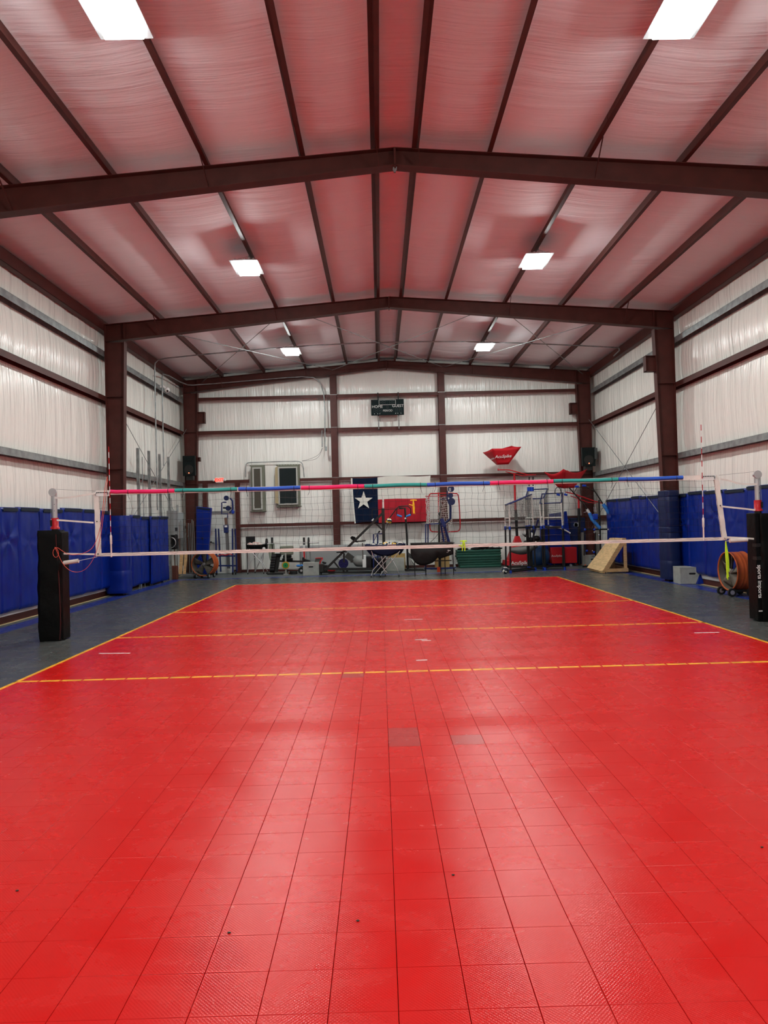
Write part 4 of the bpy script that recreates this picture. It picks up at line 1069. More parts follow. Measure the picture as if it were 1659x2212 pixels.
# cart 1, in front of the back wall, left
Yb = 13.15; q = lambda px, py, dy=0: at(px, py, Yb+dy)
xl, xr = q(531, 1180).x, q(576, 1180).x
t = hammock_cart([(xl, Yb), (xr, Yb), (xr, Yb+.45), (xl, Yb+.45)], q(550, 1176).z, BLKV, 'small black ball cart with pink balls by the barbell rack',
    [[(xl+.05, Yb, .06), (xl+.08, Yb+.02, .35), (xr-.15, Yb+.05, .85)], [(xr-.12, Yb, .06), (xr-.16, Yb, .35), (xl+.1, Yb+.05, .85)], [(xl+.22, Yb+.42, .06), (xr-.1, Yb+.42, .85)], [(xr-.05, Yb+.42, .06), (xl+.2, Yb+.42, .85)], [(xl+.08, Yb+.02, .35), (xl+.06, Yb, .85)], [(xr-.16, Yb, .35), (xr-.08, Yb, .85)]], .013, sag=.26)
b = MB()
for x, y in ((xl+.05, Yb), (xr-.12, Yb), (xl+.22, Yb+.42), (xr-.05, Yb+.42)): b.cyl((x-.012, y, .03), (x+.012, y, .03), .03, 10)
b.build('casters', RUB, t)
b = MB(); c = q(570, 1181, -.02); b.tube([(c.x, Yb-.03, c.z-.06), (c.x, Yb-.015, c.z-.06)], .05, 16); b.build('logo_patch', WPL, t)
b = MB(); x0 = q(531, 1165, .5).x; x1 = q(551, 1165, .5).x; b.box(x0, x1, Yb+.5, Yb+.54, .75, 1.28); b.box(x0+.06, x1-.06, Yb+.495, Yb+.5, 1.2, 1.24); tag(b.build('folded_step', BLK, bevel=.02), 'black folded step stool standing behind the pink ball cart', 'step stool')
for x in (x0+.03, x1-.03):
    b = MB(); b.beam((x, Yb+.52, 0), (x, Yb+.52, .76), .03, .03); b.build('leg', mat('stool_grey', (.2, .2, .19), .5), bpy.data.objects['folded_step'])
zt = q(550, 1176).z
for k, (px, dz, dy) in enumerate(((538, -.02, .15), (548, .0, .18), (559, -.03, .15), (543, -.03, .33), (554, -.02, .33))):
    c = q(px, 1173); ball((c.x, Yb+dy, zt-.04+dz+.02), .105, [LP, WHL], f'pale pink ball in the small black cart, {["front left", "front middle", "front right", "back left", "back right"][k]}', 'pink balls in the black cart', rot=k*.8)
# cart 2, navy hammock on chrome legs
Yb = 10.4; q = lambda px, py, dy=0: at(px, py, Yb+dy)
xl, xr = q(788, 1174).x, q(876, 1174).x; zt = q(830, 1175).z
f1, f2, b1, b2 = q(802, 1246), q(822, 1250), q(839, 1242, 1.0), q(863, 1246, .1)
t = hammock_cart([(xl, Yb-.1), (xr, Yb-.1), (xr-.03, Yb+.5), (xl+.03, Yb+.5)], zt, mat('navy_canvas', (.008, .016, .05), .7), 'navy canvas ball cart on crossed chrome legs, standing on the blue line',
    [[(f1.x, Yb, .05), q(806, 1231)-Vector((0, .0, 0)), q(840, 1194)], [(f2.x, Yb, .05), (q(824, 1240).x, Yb, .12), q(864, 1190)], [q(802, 1190), q(809, 1207), q(836, 1237)], [(f2.x+.15, Yb+.45, .05), q(821, 1190, .4)], [(q(862, 1246).x, Yb+.05, .05), q(858, 1228, .0), q(842, 1200, .1), q(838, 1192, .2)], [q(816, 1192), q(832, 1202)], [(f2.x-.2, Yb+.45, .05), q(852, 1190, .4)]], .013, sag=.36)
b = MB()
for x, y in ((f1.x, Yb), (f2.x, Yb), (q(862, 1246).x, Yb+.05), (f2.x+.15, Yb+.45), (f2.x-.2, Yb+.45)): b.cyl((x-.015, y, .03), (x+.015, y, .03), .03, 12)
b.build('casters', RUB, t)
c = q(846, 1180, -.14); b = MB()
for k in range(6): b.box(c.x-.13+.045*k, c.x-.10+.045*k, c.y-.003, c.y, c.z-.03, c.z+.03)
b.box(c.x-.14, c.x+.14, c.y-.003, c.y, c.z+.04, c.z+.05); b.build('faded_print', mat('logo_pink', (.65, .45, .42), .6), t)
for k, (px, dz, dy, cs) in enumerate(((806, -.1, .2, [WHL, NVL]), (822, -.09, .3, [NVL, WHL]), (840, -.06, .15, [NVL, WHL]), (853, -.03, .25, [NVL, WHL, YLL]), (864, -.04, .2, [NVL, WHL]), (833, -.05, .38, [WHL, YLL]))):
    c = q(px, 1175); ball((c.x, Yb+dy, zt-.03+dz*.4), .103, cs, f'navy and white volleyball in the chrome legged cart, {["first", "second", "third", "fourth", "last", "back"][k]} from the left' if k < 5 else 'white and yellow volleyball at the back of the chrome legged cart', 'volleyballs in the chrome cart', rot=k)
# cart 3, big black bag cart
Yb = 10.5; q = lambda px, py, dy=0: at(px, py, Yb+dy)
xl, xr = q(888, 1176).x, q(978, 1173).x; zt = q(930, 1174).z
t = thing('ball_cart', 'large black fabric ball cart on four thin legs', 'ball cart', ((xl+xr)/2, Yb, 0))
b = MB()
def fn(u, v):
    x = xl+(xr-xl)*u; d = .30+.28*math.sin(PI*min(1, u*1.5))**.8 if u < .66 else .30+.12*(1-(u-.66)/.34)
    return Vector((x-.1*v*math.sin(PI*min(1, u*2)), Yb-.12-.10*math.sin(PI*u)*math.sin(PI*v)+.02*lumps(u*9, v*4), zt-d*v*1.12))
b.grid(fn, 24, 10, True, flip=True); b.grid(lambda u, v: fn(u, v)+Vector((0, .62, 0)), 16, 6, True)
b.grid(lambda u, v: fn(u, 1).lerp(fn(u, 1)+Vector((0, .62, 0)), v), 24, 4, True)
b.grid(lambda u, v: fn(0, v)+Vector((0, .62*u, 0)), 4, 8, True); b.grid(lambda u, v: fn(1, v)+Vector((0, .62*u, 0)), 4, 8, True)
b.build('bag', mat('charcoal_fabric', (.010, .010, .010), .6, bump=.01, bscale=6), t, solid=.006)
b = MB()
for y in (Yb-.12, Yb+.5): b.tube([(xl, y, zt+.005), (xr+.04, y, zt+.005)], .014, 8)
for x in (xl, xr): b.tube([(x, Yb-.12, zt+.005), (x, Yb+.5, zt+.005)], .014, 8)
b.build('rim', BLKS, t)
for px, y in ((896, Yb-.1), (979, Yb-.1), (952, Yb-.1), (922, Yb+.45), (965, Yb+.48)):
    x = q(px, 1240).x; b = MB(); b.tube([(x, y, .06), (x, y, zt)], .014, 8); lg = b.build('leg', BLKS, t)
    b = MB(); b.cyl((x-.012, y, .03), (x+.012, y, .03), .03, 12); b.build('caster', RUB, lg)
b = MB(); b.beam((q(922, 1222).x, Yb+.45, .42), (q(979, 1222).x, Yb+.45, .42), .03, .03); b.build('stretcher', BLKS, t)
lc = q(966, 1190, -.16); b = MB(); b.tube([(lc.x+.045*math.cos(a), lc.y, lc.z+.045*math.sin(a)) for a in [2*PI*k/20 for k in range(20)]], .005, 5, closed=True); b.build('logo_ring', WPL, t)
b = MB()
for k in range(7): b.box(lc.x-.105+.03*k, lc.x-.085+.03*k, lc.y-.006, lc.y-.003, lc.z-.012+.002*k, lc.z+.012+.002*k)
b.build('faded_print', WPL, t)
# floor ball under the net carts
c = atz(1092.5, 1240); ball((c.x, c.y+.1, .105), .105, [NVL, NVL, WHL], 'dark and cream ball lying on the floor by the net carts', 'loose balls', name='volleyball', rot=.6)

# ================================================================== TRAINING GEAR, LEFT HALF
# barbell bench
Yc = 13.45; q = lambda px, py, dy=0: at(px, py, Yc+dy)
t = thing('barbell_rack', 'barbell resting on two black uprights before the back wall', 'barbell rack', (q(622, 1235).x, Yc, 0))
zb = q(620, 1173.5).z
b = MB(); b.tube([(q(570, 1173).x, Yc-.04, zb), (q(690, 1173).x, Yc-.04, zb)], .013, 8); b.tube([(q(664, 1173).x, Yc-.04, zb), (q(689, 1173).x, Yc-.04, zb)], .025, 10); b.tube([(q(572, 1173).x, Yc-.04, zb), (q(582, 1173).x, Yc-.04, zb)], .025, 10); b.build('bar', CHR, t)
for px in (588, 657):
    x = q(px, 1180).x; z1 = q(px, 1161).z; b = MB(); b.beam((x, Yc, 0), (x, Yc, z1), .07, .05, (0, 1, 0)); b.beam((x, Yc-.25, .03), (x, Yc+.25, .03), .06, .05); b.build('upright', BLKS, t)
x = q(657.5, 1205).x; b = MB(); b.box(x-.038, x+.038, Yc-.032, Yc-.026, .32, .95); o = b.build('decal', WPL, t)
b = MB(); b.box(x-.03, x+.03, Yc-.036, Yc-.031, .42, .82); b.build('decal_red', REDP, o)
for px, sd in ((576.5, 'left'), (667, 'right')):
    x = q(px, 1175).x; b = MB(); b.cyl((x-.022, Yc-.04, zb), (x+.022, Yc-.04, zb), .185, 26); tag(b.build('weight_plate', RUB), f'black weight plate on the {sd} end of the barbell', 'weight plate', 'plates on the barbell')
b = MB()
for k in range(3):
    x = q(583+k*2.5, 1174).x; b.tube(smooth([Vector((x, Yc-.07, zb)), Vector((x-.03, Yc-.08, zb-.3)), Vector((x+.03, Yc-.08, zb-.62)), Vector((x+.07, Yc-.07, zb-.5)), Vector((q(593, 1174).x, Yc-.07, zb-.2)), Vector((q(592, 1174).x, Yc-.07, zb+.01))]), .016, 6)
tag(b.build('resistance_bands', mat('olive_strap', (.12, .15, .09), .7)), 'olive green straps draped over the left end of the barbell', 'straps')
b = MB(); a, c = q(604, 1180, .1), q(633, 1192, .1); b.box(a.x, c.x, Yc+.1, Yc+.22, c.z-.1, a.z); tag(b.build('seat_pad', mat('olive_grey_vinyl', (.17, .19, .14), .6), bevel=.03), 'olive grey cushion standing behind the barbell bench', 'cushion')
b = MB(); b.box((a.x+c.x)/2-.03, (a.x+c.x)/2+.03, Yc+.14, Yc+.2, 0, c.z); b.build('post', BLKS, bpy.data.objects['seat_pad'])
# black weight machine
Yc = 12.8; q = lambda px, py, dy=0: at(px, py, Yc+dy)
t = thing('weight_machine', 'black multi part exercise machine left of the grey box', 'exercise machine', (q(598, 1237).x, Yc, 0))
b = MB(); x0, x1 = q(585, 1230).x, q(604, 1230).x
b.beam((x0-.1, Yc, .03), (x1+.5, Yc, .03), .3, .05); b.beam((x0-.2, Yc+.3, .03), (x1+.2, Yc+.3, .03), .1, .05)
b.beam(q(597, 1235), q(603, 1198), .1, .12, (0, 1, 0)); b.beam(q(588, 1231), q(596, 1200), .12, .15, (0, 1, 0)); b.build('frame', BLKS, t)
b = MB()
for k in range(6): c = q(587+k*.8, 1230-k*5.5); b.cyl((c.x-.05, Yc-.05, c.z), (c.x+.1, Yc-.05, c.z), .10, 12)
b.build('weight_stack', BLK, t)
for a, c in (((594, 1196), (607, 1203)), ((612, 1199), (629, 1205)), ((610, 1206), (632, 1212))):
    p, r_ = q(*a), q(*c); b = MB(); b.box(p.x, r_.x, Yc-.1, Yc+.15, r_.z, p.z); b.build('pad', BLKV, t, bevel=.02)
b = MB(); b.beam(q(604, 1212), q(655, 1213), .06, .06); b.build('rail', BLKS, t)
b = MB(); b.beam(q(600, 1228), q(655, 1229), .05, .05); b.build('lower_rail', mat('rail_grey', (.35, .34, .32), .5), t)
c = q(617, 1221, -.3)
t = thing('plate_stand', 'yellow rimmed green weight plate on a short post', 'weight plate', (c.x, Yc-.3, 0))
b = MB(); b.cyl((c.x, Yc-.32, c.z), (c.x, Yc-.28, c.z), .125, 24); b.build('plate_rim', mat('plate_yellow', (.45, .26, .03), .5), t)
b = MB(); b.cyl((c.x, Yc-.33, c.z), (c.x, Yc-.27, c.z), .085, 20); b.build('plate_face', GREENM, t)
b = MB(); b.cyl((c.x, Yc-.34, c.z), (c.x, Yc-.26, c.z), .02, 10); b.build('plate_hub', BLKS, t)
b = MB(); b.box(c.x-.025, c.x+.025, Yc-.27, Yc-.22, 0, q(618, 1195, -.25).z); b.box(c.x-.08, c.x+.08, Yc-.32, Yc-.18, 0, .03); b.build('post', mat('post_grey', (.3, .3, .28), .5), t)
c = q(645, 1222, -.1); b = MB(); b.sphere(c, .05, 10, 7, (1.6, 1, .8)); b.sphere(c+Vector((.11, 0, .01)), .035, 8, 6, (1.2, 1, .9)); tag(b.build('blue_wrap', SKYB), 'light blue foam handle lying beside the black wheel', 'foam grip')
c = q(651, 1232, -.1); t = thing('roller_trainer', 'black wheel and mast behind the grey box', 'exercise machine', (c.x, Yc, 0))
b = MB(); b.cyl((c.x, Yc-.12, .11), (c.x, Yc-.06, .11), .11, 18); o = b.build('wheel', RUB, t)
b = MB(); b.cyl((c.x, Yc-.13, .11), (c.x, Yc-.05, .11), .04, 12); b.build('wheel_hub', ALU, o)
b = MB(); b.prism([q(651, 1240), q(657, 1240), q(657, 1204), q(653, 1204)], (0, .1, 0)); b.prism([q(656, 1218), q(676, 1218), q(668, 1211), q(656, 1207)], (0, .2, 0)); b.build('shell', BLK, t)
c = q(634, 1236, -.1); b = MB(); b.cyl((c.x, Yc-.1, .0), (c.x, Yc-.1, .1), .13, 18); tag(b.build('black_disc', RUB, bevel=.02), 'low black disc on the floor left of the grey box', 'disc')
for px, mt_, lb in ((627, mat('orange_plastic', (.55, .12, .02), .5), 'small orange bit on the floor behind the plate post'),):
    c = q(px, 1236, -.15); b = MB(); b.box(c.x-.05, c.x+.06, Yc-.15, Yc-.05, 0, .06); tag(b.build('orange_block', mt_, bevel=.01), lb, 'block')
# grey plyo boxes
def plyo(x0, x1, y0, y1, h, label, cut=True, hx=.5, hz=.66, front='y'):
    t = thing('plyo_box', label, 'box', ((x0+x1)/2, (y0+y1)/2, 0), 'grey plywood jump boxes')
    s = .018; e = .004
    pans = [(x0+e, x1-e, y0, y0+s, e, h-s), (x0+e, x1-e, y1-s, y1, e, h-s), (x0, x0+s, y0+s, y1-s, 0, h-s), (x1-s, x1, y0+s, y1-s, 0, h-s), (x0, x1, y0, y1, h-s, h), (x0+s, x1-s, y0+s, y1-s, 0, s)]
    for p in pans: b = MB(); b.box(*p); b.build('panel', PLYG, t, bevel=.003)
    if cut:
        cx = x0+(x1-x0)*hx; z = h*hz; b = MB(); w2 = .055
        pts = [(cx-w2+.022*math.cos(a), y0-.001, z+.022*math.sin(a)) for a in [PI/2+PI*k/8 for k in range(9)]]+[(cx+w2+.022*math.cos(a), y0-.001, z+.022*math.sin(a)) for a in [-PI/2+PI*k/8 for k in range(9)]]
        b.prism(pts, (0, .004, 0)); b.build('hand_hole', BLK, t, label='dark oval hand hole')
    return t
a, c = at(654.5, 1240, 11.9), at(689.5, 1240, 11.9); h = at(672, 1215, 11.9).z
plyo(a.x, c.x, 11.9, 12.3, h, 'grey plywood jump box left of the diagonal black beam')
bx = plyo(0, .50, 0, .55, .40, 'grey plywood jump box on the floor by the right padded column', hx=.56, hz=.62)
p = atz(1470, 1262); bx.location = (p.x, p.y, 0); bx.rotation_euler = (0, 0, -.10)
for ch in bx.children: ch.location = ch.location + Vector((.25, .275, 0))
a, c = at(844, 1230, 12.9), at(874, 1230, 12.9); h = at(860, 1206, 12.9).z
plyo(a.x-.15, c.x, 12.9, 13.4, h, 'grey plywood box behind the chrome legged cart', cut=False)
a, c = at(1273, 1220, 12.4), at(1294, 1220, 12.4); plyo(a.x, c.x, 12.4, 12.9, at(1280, 1200, 12.4).z, 'small grey plywood box behind the wooden ramp', hx=.4)
b = MB(); a, c = at(838, 1196, 13.5), at(876, 1232, 13.5); b.box(a.x, c.x, 13.5, 13.54, 0, a.z); tag(b.build('plywood_sheet', mat('yellow_ply', (.42, .28, .10), .6, noise=.2, nscale=4, stretch=(1, 1, 5))), 'yellowish plywood sheet standing behind the grey box', 'board')
# reclined red trimmed seat
Yc = 12.1; q = lambda px, py, dy=0: at(px, py, Yc+dy)
t = thing('sit_up_bench', 'grey backed seat with red edge behind the grey box', 'exercise bench', (q(690, 1240).x, Yc, 0))
b = MB(); b.prism([q(679, 1215), q(690, 1215), q(697, 1205), q(682, 1205)], (0, .3, 0)); b.build('back_pad', mat('charcoal_pad', (.06, .065, .06), .6), t, bevel=.01)
b = MB(); b.tube([q(690, 1222), q(692, 1213), q(697, 1206), q(698, 1208)], .018, 8); b.tube([q(681, 1206), q(697, 1205)], .014, 8); b.build('red_piping', REDP, t)
b = MB(); b.box(q(688, 1215).x, q(706, 1215).x, Yc, Yc+.3, 0.05, .3); b.beam(q(696, 1214), q(705, 1217), .1, .06); b.build('base', BLK, t, bevel=.02)

# A-frame attack trainer
Yc = 12.0; q = lambda px, py, dy=0: at(px, py, Yc+dy)
t = thing('rope_climb_trainer', 'dark A frame exercise machine with long diagonal beam before the back wall', 'exercise machine', (q(760, 1240).x, Yc, 0))
b = MB(); b.beam(q(701, 1232), q(826, 1109), .075, .095, (0, 1, 0)); b.build('diagonal_beam', BLKS, t)
b = MB(); b.box(q(824, 1100).x, q(830.5, 1100).x, Yc-.02, Yc+.13, .1, q(827, 1098).z); b.build('post', BLKS, t)
b = MB(); b.beam(q(699, 1229), q(822, 1229), .10, .07); b.beam(q(702, 1236, .3), q(822, 1236, .3), .05, .05); b.build('base_rail', BLKS, t)
b = MB(); b.beam(q(722, 1214), q(736, 1232), .05, .05, (0, 1, 0)); b.beam(q(811, 1130), q(825, 1144), .05, .05, (0, 1, 0)); b.build('gusset_bar', BLKS, t)
b = MB(); a = q(690, 1240); b.box(a.x, q(700, 1240).x, Yc-.1, Yc+.3, .09, .35); b.build('left_foot', BLKS, t, bevel=.01)
b = MB(); a = q(817, 1240); b.box(a.x, q(830, 1240).x, Yc-.15, Yc+.35, .08, .5); b.build('right_foot', BLK, t, bevel=.03)
for px in (694, 822):
    c = q(px, 1242, -.02); b = MB(); b.cyl((c.x-.02, Yc, .045), (c.x+.02, Yc, .045), .045, 12); b.build('caster', RUB, t)
b = MB(); b.prism([q(756, 1162), q(760, 1158), q(767, 1160), q(773, 1172), q(765, 1171)], (0, .18, 0)); b.build('knee_pad', BLKV, t, bevel=.01)
b = MB(); b.beam(q(770, 1170), q(790, 1168), .14, .035); b.beam(q(727, 1193), q(750, 1192), .2, .03); b.build('seat', BLKV, t, bevel=.01)
b = MB(); b.beam(q(783, 1173), q(784, 1208), .04, .05, (0, 1, 0)); b.build('chain_post', mat('worn_steel', (.12, .12, .11), .4, metal=.5), t)
b = MB(); b.beam(q(743, 1195), q(743, 1215), .06, .06, (0, 1, 0)); b.tube([q(804, 1101), q(872, 1099)], .012, 6); b.tube([q(804, 1100), q(804, 1121)], .014, 6); b.build('cross_rod', BLKS, t)
b = MB(); c = q(804.5, 1124, -.05); b.sphere(c, .03, 8, 6); b.sphere(c+Vector((.03, 0, .04)), .02, 8, 6); b.build('knob', WPL, t)
b = MB(); b.box(q(826, 1090).x, q(829.5, 1090).x, Yc, Yc+.05, q(826, 1098).z, q(826, 1063).z); b.build('white_extension', mat('white_post', (.68, .68, .64), .5), t)
# compressor behind it
Yc = 12.9; q = lambda px, py, dy=0: at(px, py, Yc+dy)
t = thing('air_compressor', 'grey tank air compressor behind the diagonal black beam', 'compressor', (q(785, 1230).x, Yc, 0))
c0, c1 = q(762, 1212), q(786, 1212); b = MB(); b.tube([c0, c0+Vector((.06, 0, 0)), c0+Vector((.14, 0, 0)), c1, c1+Vector((.08, 0, 0)), c1+Vector((.14, 0, 0))], 0, 22, radii=[.02, .14, .19, .19, .14, .02]); b.build('tank', mat('tank_grey', (.24, .25, .24), .3), t)
b = MB(); b.box(q(783, 1200).x, q(791, 1200).x, Yc-.2, Yc+.1, .15, q(785, 1199).z); b.build('white_box', WPL, t, bevel=.02)
b = MB(); b.box(q(790, 1200).x, q(803, 1200).x, Yc-.15, Yc+.2, .1, q(790, 1202).z); b.box(q(803, 1200).x, q(817, 1200).x, Yc, Yc+.2, .1, q(803, 1206).z); b.build('motor_housing', BLK, t, bevel=.03)
b = MB(); b.beam(q(748, 1198), q(762, 1208), .2, .12, (0, 1, 0)); b.beam(q(757, 1212), q(766, 1212), .1, .1); b.build('pump', mat('pump_dark', (.05, .05, .045), .5), t)
b = MB(); b.tube([q(736+6*math.cos(a), 1202+6*math.sin(a), -.1) for a in [2*PI*k/18 for k in range(18)]], .012, 6, closed=True); b.build('gauge_ring', CHR, t)
b = MB(); b.beam(q(745, 1228), q(820, 1228), .3, .03); 
for px in (750, 812): b.box(q(px, 1230).x-.03, q(px, 1230).x+.03, Yc-.1, Yc+.1, 0, .12)
b.build('skid', BLKS, t)
c = at(742, 1217, 12.55); t = thing('blue_flywheel', 'dark blue round wheel in front of the compressor', 'wheel', (c.x, 12.55, c.z-.165))
b = MB(); b.tube([(c.x, 12.55, c.z), (c.x, 12.50, c.z)], .165, 28); b.build('disc', mat('dark_blue_plastic', (.012, .012, .09), .4), t, bevel=.008)
b = MB()
for k in range(6): b.beam((c.x, 12.495, c.z), (c.x+.14*math.cos(k*PI/3), 12.495, c.z+.14*math.sin(k*PI/3)), .02, .01, (0, 1, 0))
b.build('spoke', mat('dark_blue_plastic2', (.018, .016, .12), .4), t)
b = MB(); b.box(c.x-.03, c.x+.03, 12.52, 12.58, 0, c.z-.1); b.build('stand', BLKS, t)
for px, lb in ((716, 'red and grey shoe shaped pad on the floor under the diagonal beam'),):
    c = at(px, 1226, 12.5); b = MB(); b.sphere((c.x, 12.5, .10), .08, 10, 6, (1.7, 1, .6)); o = tag(b.build('red_pad', REDP), lb, 'pad'); b = MB(); b.box(c.x-.1, c.x+.1, 12.45, 12.55, 0, .06); b.build('pad_base', BLK, o)
# large grey vinyl block along the wall
b = MB(); a, c = at(646, 1177, 13.75), at(868, 1177, 13.75); b.box(a.x, c.x, 13.75, 14.02, 0, at(700, 1178, 13.75).z); tag(b.build('crash_mat', GREYV, bevel=.06), 'long grey vinyl crash mat standing along the back wall', 'gym mat')
# blue framed stool behind post
Yc = 12.6; q = lambda px, py, dy=0: at(px, py, Yc+dy)
t = thing('blue_pipe_stand', 'navy pipe stand beside the A frame post', 'stand', (q(815, 1230).x, Yc, 0))
b = MB(); b.tube([(q(807, 1230).x, Yc, 0), q(807, 1154), q(826, 1153)], .022, 8); b.tube([(q(816, 1230).x, Yc, 0), q(816, 1155)], .022, 8); b.tube([q(808, 1204), q(822, 1202)], .02, 8); b.tube([q(804, 1176), q(818, 1148)], .010, 6); b.build('pipe_frame', NAVY, t)
b = MB(); b.beam(q(817.5, 1151), q(820.5, 1147), .05, .05, (0, 1, 0)); b.build('grip', BLK, t)

# ================================================================== TRAINING GEAR, MIDDLE
Yc = 12.9; q = lambda px, py, dy=0: at(px, py, Yc+dy)
t = thing('spike_trainer', 'black pole trainer with overhead arm and two light blue grips in front of the flag', 'volleyball trainer', (q(878, 1232).x, Yc, 0))
b = MB(); b.tube([(q(881, 1225).x, Yc, .02), q(879, 1160), q(875, 1098), q(862, 1097)], .035, 10); b.build('pole', BLKS, t)
b = MB(); b.tube([q(840, 1121), q(857, 1098), q(862, 1094), q(881, 1093), q(887, 1099), q(887.5, 1112)], .018, 8); b.tube([q(857, 1097), q(857, 1112)], .014, 8); b.build('arm', BLKS, t)
for p, r_ in (((857.5, 1112.5), (868, 1116)), ((876, 1116), (887, 1112))): b = MB(); b.tube([q(*p), q(*r_)], .035, 10); b.build('grip', SKYB, t)
b = MB(); c = q(875.5, 1120, -.04); b.sphere(c, .03, 8, 6); b.build('pin', WPL, t)
x = q(881, 1225).x; b = MB(); b.beam((x-.1, Yc-.3, .02), (x+.55, Yc-.3, .02), .05, .03); b.beam((x-.1, Yc+.3, .02), (x+.55, Yc+.3, .02), .05, .03); b.beam((x, Yc-.3, .02), (x, Yc+.3, .02), .05, .03); b.build('base', BLKS, t)
b = MB()
for k in range(6): b.beam((x+.02, Yc-.1+.04*k, .62-.03*k), (x+.52, Yc-.1+.04*k, .18), .02, .02)
for k in range(6): b.tube([(x+.06+.05*k, Yc-.05, .05), (x+.04+.03*k, Yc-.08, .5-.05*k)], .008, 5)
b.build('folded_struts', mat('strut_grey', (.07, .07, .07), .4, metal=.4), t)
ball(q(840, 1126), .105, [NVL, YLL, WHL], 'yellow and navy ball tethered to the overhead trainer arm', 'loose balls', rot=1.1)
b = MB(); b.tube(smooth([q(*p) for p in ((838, 1131), (836, 1138), (831, 1148))]), .006, 5); tag(b.build('tether_cord', BLKS), 'thin cord hanging below the tethered ball', 'cord')
# red framed ball rebounder with white net, navy ball machine
Yc = 13.15; q = lambda px, py, dy=0: at(px, py, Yc+dy)
t = thing('rebound_net', 'red rounded frame with hanging white ball net on a black post', 'rebound net', (q(949, 1225).x, Yc, 0))
rp_ = [(926, 1073), (929, 1066), (938, 1066), (986, 1065), (991, 1071), (993, 1110), (994.5, 1140), (991, 1147), (984, 1148.5), (935, 1149.5), (929, 1145), (928, 1130), (927, 1100)]
b = MB(); b.tube(smooth([q(*p, .25) for p in rp_], 1), .020, 8, closed=True); b.tube([q(919, 1072, -.25), q(985, 1071, -.25)], .012, 6); b.tube([q(919, 1072, -.25), q(926, 1073, .25)], .012, 6); b.tube([q(985, 1071, -.25), q(991, 1071, .25)], .012, 6); b.build('hoop_frame', REDP, t)
b = MB(); b.beam(q(947.5, 1108), q(947.2, 1064), .035, .035, (0, 1, 0)); b.build('upper_post', REDP, t)
b = MB(); x = q(949, 1225).x; b.beam((x, Yc, .03), q(948, 1107), .06, .06, (0, 1, 0)); b.beam((x-.3, Yc, .03), (x+.3, Yc, .03), .05, .05); b.beam((x, Yc-.35, .03), (x, Yc+.35, .03), .05, .05); b.build('lower_post', BLKS, t)
rr = random.Random(5)
def netbag(b, TL, TR, BR_, BL_, nx_, nz_, sag, r, jit=.012):
    PP = {}
    for i in range(nx_+1):
        for j in range(nz_+1):
            u, v = i/nx_, j/nz_; p = TL.lerp(TR, u).lerp(BL_.lerp(BR_, u), v)
            PP[i, j] = p+Vector((rr.uniform(-jit, jit), sag*math.sin(PI*u)*v+rr.uniform(-jit, jit), rr.uniform(-jit, jit)-sag*.3*math.sin(PI*u)*v))
    for i in range(nx_+1): b.tube([PP[i, j] for j in range(nz_+1)], r, 3, caps=False)
    for j in range(nz_+1): b.tube([PP[i, j] for i in range(nx_+1)], r, 3, caps=False)
b = MB(); netbag(b, q(920, 1074, -.25), q(948, 1073, -.25), q(947, 1132, -.15), q(923, 1132, -.15), 7, 14, .08, .006, .02)
netbag(b, q(920, 1074, -.25), q(927, 1075, .25), q(928, 1130, .2), q(923, 1132, -.15), 4, 14, .0, .007, .025)
netbag(b, q(950, 1075, .2), q(985, 1073, .2), q(976, 1134, .1), q(950, 1140, .1), 8, 14, .1, .006, .025)
netbag(b, q(949, 1140, .1), q(974, 1138, .1), q(972, 1170, .1), q(950, 1172, .1), 6, 7, .05, .005, .02)
b.build('white_netting', mat('white_cord', (.75, .72, .68), .7), t, kind='stuff')
b = MB(); b.tube(smooth([q(*p, -.1) for p in ((947, 1152), (940, 1162), (930, 1171))]), .008, 5); b.build('cable', BLKS, t)
Yc = 12.2
t = thing('ball_machine', 'navy ball launching machine with round wheels beside the red net frame', 'ball machine', (q(965, 1230).x, Yc, 0))
q = lambda px, py, dy=0: at(px, py, Yc+dy)
b = MB(); b.tube([q(951, 1131), q(962, 1130), q(973, 1120), q(973, 1094), q(971, 1085)], .040, 10); b.tube([q(966, 1060), q(966, 1078), q(972, 1088)], .025, 8); b.tube([q(962, 1078), q(951, 1079)], .016, 6); b.build('neck', NAVYM, t)
for px, py, r_, sx in ((974, 1056, .105, .7), (973, 1070.5, .085, 1), (975, 1083.5, .12, 1)):
    c = q(px, py); b = MB(); b.tube([c+Vector((0, -.05, 0)), c+Vector((0, .05, 0))], r_, 20); b.build('throw_wheel', NAVYM, t, bevel=.01)
b = MB(); c = q(972, 1058, -.06); b.box(c.x-.03, c.x+.03, c.y-.01, c.y, c.z-.05, c.z+.06); b.build('label_plate', mat('plate_grey', (.3, .32, .33), .5), t)
b = MB(); b.beam(q(960, 1178, .1), q(952, 1132), .05, .06, (0, 1, 0)); b.beam(q(972, 1178, .1), q(957, 1127), .08, .04, (0, 1, 0)); b.beam(q(953, 1120), q(961, 1138), .12, .12, (0, 1, 0)); b.build('tilt_arm', NAVY, t)
b = MB(); b.beam((q(984, 1228).x, Yc+.1, .08), q(960, 1128, .1), .07, .03, (0, 1, 0)); b.build('grey_mast', mat('mast_light', (.30, .31, .30), .5), t)
b = MB(); b.tube([q(919.5, 1176), q(919.5, 1133), q(949, 1131)], .022, 8); b.tube([q(924.5, 1176, .3), q(924.5, 1133, .3)], .022, 8)
xw = [q(920, 1240).x, q(984, 1240).x]
